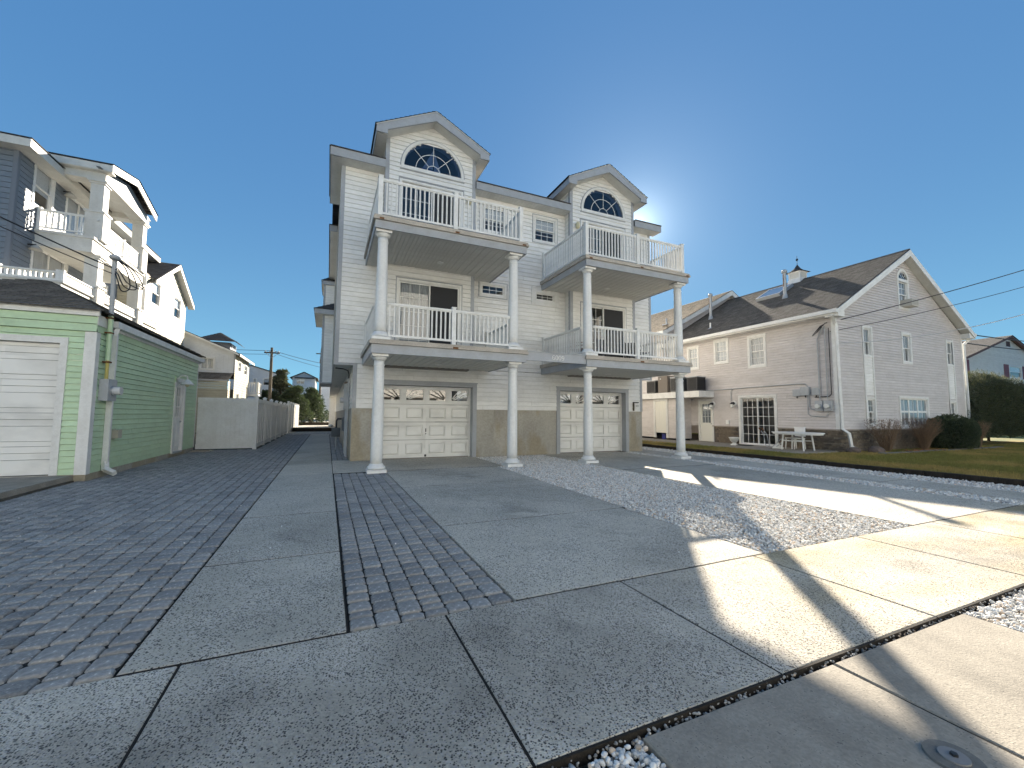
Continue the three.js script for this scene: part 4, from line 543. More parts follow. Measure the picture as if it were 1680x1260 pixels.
  for (const s of [-1, 1]) {
    const ex = s < 0 ? eL : eR; mesh('rake_board', prism([[ex, yL - 0.02], [c, ridge - 0.02], [c, ridge - 0.3], [ex + s * 0.0, yL - 0.26]], zf - 0.02, zf + 0.02), mat.trimWhite, roof);
    mesh('rake_soffit', quads([[[ex, yL - 0.22, zf - 0.02], [c, ridge - 0.25, zf - 0.02], [c, ridge - 0.25, Z], [ex, yL - 0.22, Z]]]), mat.soffit, roof);
    mesh('eave_return', B(ex, ex - s * 0.5, yL - 0.27, yL - 0.03, Z - 0.1, zf - 0.021), mat.trimWhite, roof);
    mesh('gutter', [B(ex - 0.01, ex - s * 0.03, yL - 0.2, yL - 0.02, -24, zf + 0.03), B(ex + s * 0.12, ex + s * 0.0, yL - 0.15, yL - 0.01, -24, zf + 0.03)], mat.white, roof);
    mesh('eave_soffit', B(ex - s * 0.03, s < 0 ? X : XR, yL - 0.19, yL - 0.17, -24, Z - 0.1), mat.white, roof);
  }
  { const g = worldNode('skylight', roof); const u = (x) => yL + 0.59 * (x - eL) - 0.005, f = (x, d) => [x - 0.51 * d, u(x) + 0.86 * d]; const fr = (z0, z1, x0, x1) => { const [a, b] = f(x0, 0), [d, e] = f(x1, 0), [p, q] = f(x0, 0.17), [r, t] = f(x1, 0.17); return prism([[a, b], [d, e], [r, t], [p, q]], z0, z1); }; mesh('curb', [fr(-14.9, -14.85, 21, 22.14), fr(-13.66, -13.61, 21, 22.14), fr(-14.85, -13.66, 21, 21.05), fr(-14.85, -13.66, 22.09, 22.14)], mat.metal, g); const [p, q] = f(21.03, 0.16), [r, t] = f(22.11, 0.16); mesh('glazing', quads([[[p, q, -14.86], [r, t, -14.86], [r, t, -13.65], [p, q, -13.65]]]), new THREE.MeshPhysicalMaterial({ color: lin(0.2, 0.25, 0.3), roughness: 0.04, ior: 2.4 }), g); }
  for (const [x, z, h, r] of [[20.41, -12.98, 1.28, 0.075], [20.0, -17.0, 1.35, 0.075]]) { const g = node('flue_pipe', roof, [x, yL + 0.59 * (x - eL), z]); mesh('pipe', tube([0, -0.1, 0], [0, h, 0], r, r, 14), mat.galv, g); mesh('cap', [new THREE.CylinderGeometry(r * 1.7, r * 1.7, 0.1, 16).translate(0, h + 0.03, 0), new THREE.CylinderGeometry(r * 1.1, r * 1.7, 0.05, 16).translate(0, h + 0.105, 0)], mat.galv, g); mesh('flashing', new THREE.CylinderGeometry(r * 1.2, r * 1.9, 0.22, 14).translate(0, 0.06, 0), mat.galv, g); mesh('rust_streak', new THREE.CylinderGeometry(r + 0.002, r + 0.002, 0.62, 10, 1, true, 3.6, 1.1).translate(0, h - 0.4, 0), mat.rust, g); }
  { const g = node('vent_pipe', roof, [18.4, 6.05, -15.68]); mesh('stub', tube([0, -0.05, 0], [0, 0.3, 0], 0.04), mat.white, g); mesh('flashing', new THREE.CylinderGeometry(0.05, 0.16, 0.08, 12).translate(0, 0, 0), mat.metal, g); }
  { const g = node('cupola', roof, [c, ridge - 0.28, -13.95]), a = 0.3; mesh('base', prism([[-a - 0.1, 0], [a + 0.1, 0], [a, 0.34], [-a, 0.34]], -a - 0.03, a + 0.03), mat.trimWhite, g); mesh('louver_box', [B(-a, a, 0.34, 0.72, -a, a), B(-a - 0.03, a + 0.03, 0.68, 0.74, -a - 0.03, a + 0.03)], mat.trimWhite, g); const l = []; for (let i = 0; i < 6; i++) l.push(B(-a - 0.012, -a, 0.39 + i * 0.047, 0.42 + i * 0.047, -a + 0.06, a - 0.06), B(-a + 0.06, a - 0.06, 0.39 + i * 0.047, 0.42 + i * 0.047, a, a + 0.012)); mesh('louvers', l, M(0.55, 0.54, 0.5, 0.7), g); mesh('cap_roof', lathe([[0, 1.2], [0.05, 1.12], [0.16, 0.96], [0.36, 0.8], [0.62, 0.73], [0, 0.735]], 4).rotateY(Math.PI / 4), mat.shingleDark, g); mesh('weather_vane', [tube([0, 1.15, 0], [0, 1.65, 0], 0.012), B(-0.02, 0.02, 1.4, 1.5, -0.05, 0.05)], mat.black, g); }
  // taller rear wing with tan shingles
  { const g = worldNode('rear_wing', G), zw = -18.3, yl = 6.28, yr = 9.33, s = (yr - yl) / (c - eL); mesh('shingles', roofPlane([eL - 0.1, yl, -30], [eL - 0.1, yl, zw + 0.35], [c, yr, zw + 0.35], [c, yr, -30], 42), mat.shingleTan, g); mesh('shingles', roofPlane([eR + 0.1, yl, zw + 0.35], [eR + 0.1, yl, -30], [c, yr, -30], [c, yr, zw + 0.35], 42), mat.shingleTan, g);
    mesh('rake_board', [prism([[eL - 0.1, yl - 0.02], [c, yr - 0.02], [c, yr - 0.3], [eL - 0.1, yl - 0.26]], zw + 0.31, zw + 0.35), prism([[eR + 0.1, yl - 0.02], [c, yr - 0.02], [c, yr - 0.3], [eR + 0.1, yl - 0.26]], zw + 0.31, zw + 0.35)], mat.trimWhite, g); mesh('rake_soffit', [quads([[[eL - 0.1, yl - 0.22, zw + 0.31], [c, yr - 0.25, zw + 0.31], [c, yr - 0.25, zw], [eL - 0.1, yl - 0.22, zw]]]), quads([[[eR, yl - 0.22, zw + 0.31], [c, yr - 0.25, zw + 0.31], [c, yr - 0.25, zw], [eR, yl - 0.22, zw]]])], mat.soffit, g);
    siding(g, mat.graySiding, 0.114, 5.4, 9.2, [[faceZ(zw), { outline: (y) => { const h = Math.min(XR - c, Math.max(0, (yr - 0.26 - y) / s)); return [c - h, c + h]; } }]]); laySiding(g); mesh('side_wall', [B(X, X + 0.1, 2.5, 6.25, -30, zw - 0.01), B(X, XR, 0, 6.2, -30.1, -30), B(XR - 0.1, XR, 0, 6.2, -30, zw - 0.01)], mat.graySiding[1], g); mesh('gutter', B(eL - 0.22, eL - 0.08, yl - 0.17, yl - 0.02, -30, zw + 0.36), mat.white, g);
    mesh('roof_fan', [tube([18.6, 7.0, -19], [18.6, 7.3, -19], 0.05), B(18.45, 18.8, 6.9, 6.96, -19.2, -18.8)], mat.metal, g); }
  // low flat-roofed addition
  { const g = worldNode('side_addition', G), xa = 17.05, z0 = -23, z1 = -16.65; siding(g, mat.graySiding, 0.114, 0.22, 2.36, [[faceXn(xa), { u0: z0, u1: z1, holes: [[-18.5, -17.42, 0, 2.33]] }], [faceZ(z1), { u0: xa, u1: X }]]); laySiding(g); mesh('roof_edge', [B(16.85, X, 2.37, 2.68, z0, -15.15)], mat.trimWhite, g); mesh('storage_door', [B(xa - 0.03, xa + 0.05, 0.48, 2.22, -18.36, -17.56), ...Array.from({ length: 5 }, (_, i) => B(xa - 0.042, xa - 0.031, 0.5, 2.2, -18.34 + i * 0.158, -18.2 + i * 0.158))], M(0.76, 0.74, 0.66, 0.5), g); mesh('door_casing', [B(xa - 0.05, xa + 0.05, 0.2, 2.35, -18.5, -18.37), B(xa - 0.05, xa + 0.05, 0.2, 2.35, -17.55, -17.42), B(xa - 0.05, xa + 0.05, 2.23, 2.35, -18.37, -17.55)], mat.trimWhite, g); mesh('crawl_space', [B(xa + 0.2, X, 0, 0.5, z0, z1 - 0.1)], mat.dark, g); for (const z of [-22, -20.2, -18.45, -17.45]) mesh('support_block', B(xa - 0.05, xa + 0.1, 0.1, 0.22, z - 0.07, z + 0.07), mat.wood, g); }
  // gutters' downspouts
  downspout(G, [[17.42, 5.3, -9.36], [17.84, 5.05, -9.5], [17.9, 4.95, -9.49], [17.95, 0.95, -9.47], [18.02, 0.8, -9.3], [18.1, 0.3, -9.28], [18.3, 0.17, -9.15]]);
  downspout(G, [[28.7, 5.3, -9.4], [28.3, 5.0, -9.5], [28.3, 0.4, -9.48]]);
}
{ // things on the wall: boxes, meters, conduits, lanterns
  const X = 17.9;
  const meter = (z, label) => { const g = thing('electric_meter', label, 'electric meter', [X, 1.65, z], 'pair of electric meters'); local(g); mesh('box', B(-0.13, -0.016, 0, 0.4, -0.14, 0.14), mat.metalPaint, g); mesh('dial', [new THREE.CylinderGeometry(0.085, 0.085, 0.12, 18).rotateZ(Math.PI / 2).translate(-0.19, 0.19, 0)], M(0.7, 0.7, 0.66, 0.2), g); mesh('dial_ring', new THREE.CylinderGeometry(0.1, 0.1, 0.03, 18).rotateZ(Math.PI / 2).translate(-0.145, 0.19, 0), mat.metal, g); };
  meter(-10.18, 'left of two grey electric meters on the grey-mauve wall'); meter(-9.86, 'right of two grey electric meters, next to the downspout');
  const ubox = (z, y, w, h, d, label, m = mat.metalPaint) => { const g = thing('utility_box', label, 'utility box', [X, y, z]); local(g); mesh('cover', B(-d, -0.02, 0, h, -w / 2, w / 2), m, g); mesh('lip', B(-d * 0.7, -0.018, -0.02, h + 0.02, -w / 2 - 0.015, w / 2 + 0.015), m, g); mesh('fitting', tube([-d / 2, -0.1, 0], [-d / 2, -0.02, 0], 0.02), mat.cable, g); };
  ubox(-11.04, 2.28, 0.3, 0.25, 0.1, 'small square grey utility box furthest from the house corner'); ubox(-10.7, 2.3, 0.33, 0.31, 0.13, 'larger grey utility box beside the conduit on the wall'); ubox(-10.29, 2.3, 0.24, 0.25, 0.12, 'small round-edged grey box above the electric meters');
  const run = (pts, r, label, m = mat.metalPaint) => solo('conduit', pipe(pts, r, 8), m, label, 'conduit');
  run([[X - 0.06, 4.95, -9.98], [X - 0.06, 4.75, -10.05], [X - 0.06, 4.5, -10.16], [X - 0.06, 2.05, -10.16]], 0.025, 'grey conduit rising from the left electric meter to the service wires');
  run([[X - 0.06, 5.0, -9.88], [X - 0.06, 2.02, -9.88]], 0.02, 'thin grey conduit rising from the right electric meter'); run([[X - 0.05, 4.9, -9.74], [X - 0.05, 2.3, -9.74], [X - 0.05, 2.22, -9.82], [X - 0.05, 2.2, -10.35]], 0.016, 'thin dark cable run beside the house corner board', mat.cable);
  run([[X - 0.05, 2.72, -15.9], [X - 0.05, 2.78, -11], [X - 0.05, 2.76, -10.7], [X - 0.05, 2.6, -10.58], [X - 0.05, 1.85, -10.58], [X - 0.05, 1.72, -10.5], [X - 0.05, 1.7, -10.33]], 0.02, 'long grey conduit running along the wall above the glass door');
  run([[X - 0.05, 2.55, -10.62], [X - 0.05, 1.55, -10.64], [X - 0.05, 1.45, -10.55], [X - 0.05, 1.43, -9.95], [X - 0.05, 1.6, -9.88]], 0.015, 'looped grey conduit beneath the electric meters'); run([[X - 0.05, 2.11, -14.15], [X - 0.05, 2.6, -14.15], [X - 0.05, 2.72, -14.05], [X - 0.05, 2.74, -13.9]], 0.016, 'short bent conduit above the lantern left of the glass door');
  for (const [z, y, label] of [[-14.0, 2.02, 'black wall lantern on white disc left of the glass patio door'], [-15.2, 2.02, 'black wall lantern on white disc next to the cream entry door']]) { const g = thing('wall_lantern', label, 'lantern', [X, y, z], 'pair of wall lanterns'); local(g); mesh('disc', new THREE.CylinderGeometry(0.13, 0.13, 0.03, 22).rotateZ(Math.PI / 2).translate(-0.03, 0.02, 0), mat.white, g); mesh('arm', [new THREE.SphereGeometry(0.07, 12, 8).translate(-0.1, 0.02, 0), tube([-0.1, 0.02, 0], [-0.2, 0.05, 0], 0.03)], mat.black, g); mesh('shade', [lathe([[0.02, 0.06], [0.09, 0.0], [0.1, -0.02], [0, -0.02]], 12).translate(-0.2, 0, 0)], mat.black, g); mesh('glass', lathe([[0.06, -0.02], [0.07, -0.16], [0.05, -0.2], [0, -0.2]], 12).translate(-0.2, 0, 0), M(0.7, 0.7, 0.66, 0.2), g); }
  { const g = thing('outlet_box', 'white square outlet box low on the grey-mauve wall', 'outlet', [X, 1.03, -14.38]); local(g); mesh('box', B(-0.06, -0.015, 0, 0.2, -0.09, 0.09), mat.white, g); mesh('cover', B(-0.075, -0.06, 0.02, 0.18, -0.07, 0.07), mat.plastic, g); }
  // air conditioners on the flat roof
  const ac = (x, z, w, h, label, m) => { const g = thing('air_conditioner', label, 'air conditioner', [x, 2.682, z], 'units on the low flat roof'); local(g); mesh('case', [B(-w / 2, w / 2, 0.03, h, -w / 2, w / 2)], m, g); mesh('top', [B(-w / 2 - 0.02, w / 2 + 0.02, h, h + 0.04, -w / 2 - 0.02, w / 2 + 0.02)], mat.metalPaint, g); const l = []; for (let i = 0; i < 14; i++) { const u = lerp(-w / 2 + 0.05, w / 2 - 0.05, i / 13); l.push(B(-w / 2 - 0.014, -w / 2, 0.08, h - 0.05, u - 0.008, u + 0.008), B(u - 0.008, u + 0.008, 0.08, h - 0.05, w / 2, w / 2 + 0.014)); } mesh('louvers', l, mat.black, g); for (const s of [-1, 1]) mesh('foot', B(-w / 2, w / 2, 0, 0.03, s * w * 0.35 - 0.04, s * w * 0.35 + 0.04), mat.black, g); };
  ac(17.35, -15.75, 0.62, 0.72, 'dark air conditioner at the front end of the flat roof', M(0.06, 0.06, 0.065, 0.6)); ac(17.35, -16.85, 0.66, 0.78, 'grey louvered air conditioner behind the right column', M(0.2, 0.2, 0.19, 0.6)); ac(17.35, -18.7, 0.66, 0.72, 'dark louvered air conditioner furthest back on the flat roof', M(0.1, 0.1, 0.095, 0.6));
  { const g = thing('screen_panel', 'brown upright panel between the air conditioners on the flat roof', 'panel', [17.4, 2.682, -17.85]); local(g); mesh('panel', B(-0.3, 0.3, 0, 0.95, -0.35, 0.35), M(0.19, 0.165, 0.14, 0.8), g); mesh('knob', new THREE.SphereGeometry(0.04, 10, 8).translate(-0.31, 0.8, -0.15), mat.white, g); }
  { const g = thing('storage_bin', 'blue bin under the storage door', 'bin', [17.3, 0.125, -17.9]); local(g); mesh('tub', B(-0.15, 0.15, 0, 0.28, -0.12, 0.12), M(0.02, 0.03, 0.22, 0.5), g); mesh('rim', B(-0.17, 0.17, 0.28, 0.31, -0.14, 0.14), M(0.02, 0.03, 0.2, 0.5), g); }
  // patio furniture
  { const t = thing('patio_table', 'white plastic patio table in front of the stone veneer', 'table', [16.8, 0.122, -10.45]); local(t); mesh('top', [new THREE.CylinderGeometry(0.95, 0.95, 0.035, 40).scale(0.62, 1, 1).translate(0, 0.67, 0), new THREE.CylinderGeometry(0.9, 0.9, 0.05, 40).scale(0.62, 1, 1).translate(0, 0.63, 0)], mat.plastic, t); for (const sx of [-1, 1]) { for (const sz of [-1, 1]) mesh('leg', tube([sx * 0.32, 0, sz * 0.42], [sx * 0.28, 0.62, sz * 0.36], 0.028, 0.034), mat.plastic, t); mesh('brace', B(sx * 0.3 - 0.02, sx * 0.3 + 0.02, 0.34, 0.38, -0.38, 0.38), mat.plastic, t); } }
  { const t = thing('patio_chair', 'white plastic chair tucked behind the patio table', 'chair', [17.3, 0.122, -10.85], undefined, -0.3); local(t); mesh('seat', B(-0.24, 0.24, 0.41, 0.45, -0.24, 0.24), mat.plastic, t); mesh('backrest', [B(0.2, 0.25, 0.5, 0.86, -0.25, 0.25), B(0.19, 0.26, 0.84, 0.88, -0.26, 0.26)], mat.plastic, t); for (const sx of [-1, 1]) for (const sz of [-1, 1]) mesh('leg', tube([sx * 0.24, 0, sz * 0.23], [sx * 0.21, 0.42, sz * 0.21], 0.02, 0.03), mat.plastic, t); for (const sz of [-1, 1]) mesh('armrest', B(-0.22, 0.22, 0.62, 0.65, sz * 0.25 - 0.03, sz * 0.25 + 0.03), mat.plastic, t); }
  { const t = thing('garden_urn', 'white footed urn planter beside the patio door', 'urn', [16.9, 0.122, -13.3]); local(t); mesh('bowl', lathe([[0, 0.1], [0.08, 0.11], [0.17, 0.2], [0.2, 0.3], [0.225, 0.325], [0.225, 0.345], [0.19, 0.345], [0.17, 0.28], [0, 0.27]], 24), mat.white, t); mesh('foot', lathe([[0.15, 0], [0.15, 0.03], [0.09, 0.06], [0.07, 0.1], [0, 0.1]], 20), mat.white, t); mesh('soil', new THREE.CylinderGeometry(0.17, 0.17, 0.02, 16).translate(0, 0.3, 0), mat.timber, t); }
  { const t = thing('garden_cart_frame', 'rusty tubular cart frame leaning by the patio table', 'cart', [16.6, 0.122, -11.5]); local(t); for (const s of [-1, 1]) mesh('handle_tube', bend([[0, 0.8, -0.3 + s * 0.07], [0, 0.55, -0.12 + s * 0.07], [0, 0.08, 0.0 + s * 0.08], [0, 0.06, 0.2 + s * 0.08], [0, 0.4, 0.62 + s * 0.08]], 0.013, 6, 24), mat.metal, t); mesh('cross_bar', [tube([0, 0.1, -0.07], [0, 0.1, 0.08], 0.012), tube([0, 0.4, 0.54], [0, 0.4, 0.7], 0.012)], mat.metal, t); for (const s of [-1, 1]) mesh('grip', tube([0, 0.82, -0.315 + s * 0.07], [0, 0.7, -0.23 + s * 0.07], 0.022), mat.rust, t); }
  { const t = thing('parasol_base', 'small white umbrella base on the patio', 'umbrella base', [16.75, 0.122, -11.2]); local(t); mesh('cone', lathe([[0, 0], [0.2, 0], [0.2, 0.05], [0.06, 0.18], [0.04, 0.26], [0, 0.26]], 18), mat.white, t); mesh('knob', new THREE.SphereGeometry(0.03, 8, 6).translate(0.05, 0.2, 0), mat.plastic, t); }
  { const t = thing('door_mat', 'dark oval mat before the glass patio door', 'mat', [17.1, 0.122, -13.0]); local(t); mesh('mat', new THREE.CylinderGeometry(0.42, 0.42, 0.02, 26).scale(0.65, 1, 1.1).translate(0, 0.012, 0), mat.rubber, t); }
}
// ---------- green garage ----------
{
  const X = -4.45, Z = -11.32, XL = -8.9, ZB = -18.75, y0 = 0.14, G = thing('green_garage', 'pale green sided garage with white roll-up door and dark hip roof', 'garage', [-6.7, 0.02, -15]);
  const door = [-8.1, -4.98, 0.14, 2.78], sd = [-17.33, -16.28, 0.1, 2.5];
  siding(G, mat.greenSiding, 0.124, y0, 3.06, [[faceZ(Z), { u0: XL, u1: X - 0.17, holes: [[-8.2, -4.86, 0, 2.9]] }], [faceX(X), { u0: ZB + 0.04, u1: Z - 0.14, holes: [sd] }], [faceXn(XL), { u0: ZB, u1: Z, far: 1 }], [faceBack(ZB), { u0: XL, u1: X, far: 1 }]]);
  siding(G, mat.greenSiding, 0.16, 3.06, 3.38, [[faceZ(Z + 0.03), { u0: XL, u1: X + 0.02 }], [faceX(X + 0.0), { u0: ZB, u1: Z + 0.02 }]], 'frieze_board');
  laySiding(G);
  mesh('corner_post', [B(X - 0.165, X + 0.022, y0 - 0.01, 3.05, Z - 0.02, Z + 0.03), B(X - 0.01, X + 0.022, y0 - 0.01, 3.05, Z - 0.13, Z - 0.02)], mat.trimWhite, G);
  mesh('rear_corner_post', B(X - 0.05, X + 0.02, y0, 3.2, ZB - 0.02, ZB + 0.04), mat.trimWhite, G);
  mesh('footing', [B(XL, X + 0.01, -0.07, y0, ZB, Z + 0.01)], mat.foundation, G);
  mesh('door_casing', [B(-8.2, -8.1, 0.14, 2.9, Z - 0.12, Z + 0.035), B(-4.98, -4.86, 0.14, 2.9, Z - 0.12, Z + 0.035), B(-8.1, -4.98, 2.78, 2.9, Z - 0.12, Z + 0.035)], mat.trimWhite, G);
  { const g = worldNode('roll_up_door', G); let y = 0.15, i = 0; const hs = [0.3, 0.13, 0.13, 0.1]; while (y < 2.76) { const h = Math.min(hs[i % 4], 2.77 - y); mesh('door_panel', [B(-8.1, -4.98, y + 0.004, y + h - 0.004, Z - 0.12, Z - 0.06 - (i % 4 === 0 ? 0 : 0.008 * (i % 2)))], mat.door, g); y += h; i++; } mesh('backing', B(-8.1, -4.98, 0.14, 2.78, Z - 0.14, Z - 0.121), mat.trimGray, g); mesh('bottom_seal', B(-8.1, -4.98, 0.13, 0.152, Z - 0.11, Z - 0.05), mat.rubber, g); }
  { const g = node('side_door', G, [X, 0.12, -16.8], FX); const w = 0.42; mesh('casing', [B(-0.52, -w, 0, 2.38, -0.06, 0.05), B(w, 0.52, 0, 2.38, -0.06, 0.05), B(-w, w, 2.26, 2.38, -0.06, 0.05)], mat.trimWhite, g); mesh('leaf', [B(-w, w, 0.03, 1.15, -0.07, -0.03), B(-w, -w + 0.13, 1.15, 2.26, -0.07, -0.03), B(w - 0.13, w, 1.15, 2.26, -0.07, -0.03), B(-w + 0.13, w - 0.13, 2.1, 2.26, -0.07, -0.03)], mat.door, g); for (const s of [-1, 1]) mesh('raised_panel', [B(s * 0.18 - 0.11, s * 0.18 + 0.11, 0.2, 0.95, -0.03, -0.018)], mat.door, g); mesh('pane', B(-w + 0.13, w - 0.13, 1.15, 2.1, -0.055, -0.05), mat.mirrorGlass, g); mesh('grille', [B(-0.1, -0.08, 1.15, 2.1, -0.05, -0.032), B(0.08, 0.1, 1.15, 2.1, -0.05, -0.032), B(-w + 0.13, w - 0.13, 1.45, 1.47, -0.05, -0.033), B(-w + 0.13, w - 0.13, 1.78, 1.8, -0.05, -0.033)], mat.white, g); mesh('knob', new THREE.SphereGeometry(0.03, 8, 6).translate(0.34, 0.98, 0), mat.metal, g); mesh('threshold', B(-w, w, -0.02, 0.03, -0.06, 0.06), mat.metal, g); }
  // gutter, roof
  mesh('front_fascia', [B(XL - 0.1, X + 0.06, 3.38, 3.5, Z + 0.03, Z + 0.09)], mat.trimWhite, G);
  mesh('gutter', [B(X + 0.03, X + 0.15, 3.26, 3.4, ZB - 0.2, Z - 0.55), B(X + 0.0, X + 0.03, 3.2, 3.42, ZB - 0.2, Z + 0.03)], mat.trimWhite, G);
  mesh('roof', [roofPlane([XL - 0.2, 3.48, Z + 0.16], [X + 0.16, 3.48, Z + 0.16], [-6.6, 4.7, -14.2], [-6.75, 4.7, -14.2], 18), roofPlane([X + 0.16, 3.46, Z + 0.16], [X + 0.16, 3.46, ZB - 0.25], [-6.6, 4.7, -16.2], [-6.6, 4.7, -14.2], 18), roofPlane([XL - 0.2, 3.48, ZB - 0.25], [XL - 0.2, 3.48, Z + 0.16], [-6.75, 4.7, -14.2], [-6.75, 4.7, -16.2], 18), roofPlane([X + 0.16, 3.48, ZB - 0.25], [XL - 0.2, 3.48, ZB - 0.25], [-6.75, 4.7, -16.2], [-6.6, 4.7, -16.2], 18)], mat.shingleGray, G);
  downspout(G, [[X + 0.09, 3.24, -11.98], [X + 0.07, 3.1, -11.95], [X + 0.07, 0.3, -11.95], [X + 0.1, 0.16, -11.9], [X + 0.28, 0.09, -11.8]], mat.trimWhite, 0.05);
  { const t = thing('electric_meter', 'grey electric meter on the corner of the green garage', 'electric meter', [X, 1.64, -11.75]); local(t); mesh('box', B(0.016, 0.17, 0, 0.46, -0.2, 0.2), mat.metalPaint, t); mesh('dial', new THREE.CylinderGeometry(0.09, 0.09, 0.16, 20).rotateZ(Math.PI / 2).translate(0.25, 0.22, 0.02), M(0.55, 0.56, 0.56, 0.12), t); mesh('dial_ring', new THREE.CylinderGeometry(0.105, 0.105, 0.04, 20).rotateZ(Math.PI / 2).translate(0.19, 0.22, 0.02), mat.metal, t); }
  { const t = thing('service_mast', 'tall conduit mast with weatherhead rising past the green garage eave', 'mast', [X + 0.1, 2.1, -11.62]); local(t); mesh('lower_conduit', [tube([0, 0, 0], [0, 0.5, 0], 0.03)], M(0.5, 0.42, 0.13, 0.7), t); mesh('green_conduit', tube([0, 0.4, 0], [0, 1.36, 0], 0.045), mat.greenSiding[1], t); mesh('pole', tube([0, 1.36, 0], [0, 2.6, 0.04], 0.042), mat.metalPaint, t); mesh('weatherhead', [new THREE.SphereGeometry(0.085, 14, 10).scale(1.1, 0.75, 1.5).translate(0.02, 2.63, 0.09)], mat.metalPaint, t); for (const y of [0.35, 0.98, 1.3]) mesh('strap', B(-0.07, 0.05, y, y + 0.03, -0.06, 0.06), mat.rust, t);
    for (let i = 0; i < 3; i++) mesh('drip_loop', bend([[0.05, 2.62, 0.14], [0.15 + 0.05 * i, 2.45, -0.1 - 0.1 * i], [0.2 + 0.06 * i, 2.05 + 0.06 * i, -0.2 - 0.18 * i], [0.12 + 0.04 * i, 1.95 + 0.1 * i, -0.05], [0.08, 2.2 + 0.1 * i, 0.1], [0, 2.35, 0.02]], 0.012, 5, 30), mat.cable, t); }
  { const t = thing('dryer_vent', 'beige dryer vent hood low on the green siding', 'vent', [X, 0.78, -12.3]); local(t); mesh('plate', B(0.012, 0.04, 0, 0.24, -0.13, 0.1), M(0.36, 0.4, 0.28, 0.6), t); mesh('hood', [B(0.04, 0.15, 0.03, 0.22, 0.0, 0.2).translate(0, 0, -0.13)], M(0.42, 0.4, 0.32, 0.6), t); }
  { const t = thing('barn_lamp', 'white gooseneck lamp above the green garage side door', 'lamp', [X, 2.45, -16.35]); local(t); mesh('back_plate', B(0.012, 0.05, -0.08, 0.1, -0.08, 0.08), mat.greenSiding[0], t); mesh('gooseneck', bend([[0.05, 0, 0], [0.16, 0.12, 0], [0.3, 0.1, 0], [0.32, -0.02, 0]], 0.018, 8), mat.white, t); mesh('shade', lathe([[0.03, 0.08], [0.07, 0.05], [0.17, -0.06], [0.19, -0.09], [0.16, -0.07], [0, 0.04]], 20).translate(0.32, -0.08, 0), mat.trimWhite, t); mesh('bulb', new THREE.SphereGeometry(0.06, 10, 8).translate(0.32, -0.18, 0), M(0.6, 0.55, 0.35, 0.4), t); }
  { const t = thing('drain_hose', 'flat pale drain grate edging by the fence corner', 'grate', [-4.15, 0.005, -18.4]); local(t); mesh('frame', [B(-0.35, 0.35, 0, 0.03, -0.25, -0.2), B(-0.35, 0.35, 0, 0.03, 0.2, 0.25), B(-0.35, -0.3, 0, 0.03, -0.2, 0.2), B(0.3, 0.35, 0, 0.03, -0.2, 0.2)], mat.foundation, t); mesh('grid', Array.from({ length: 6 }, (_, i) => B(-0.3, 0.3, 0, 0.015, -0.17 + i * 0.065, -0.15 + i * 0.065)), mat.rust, t); }
}
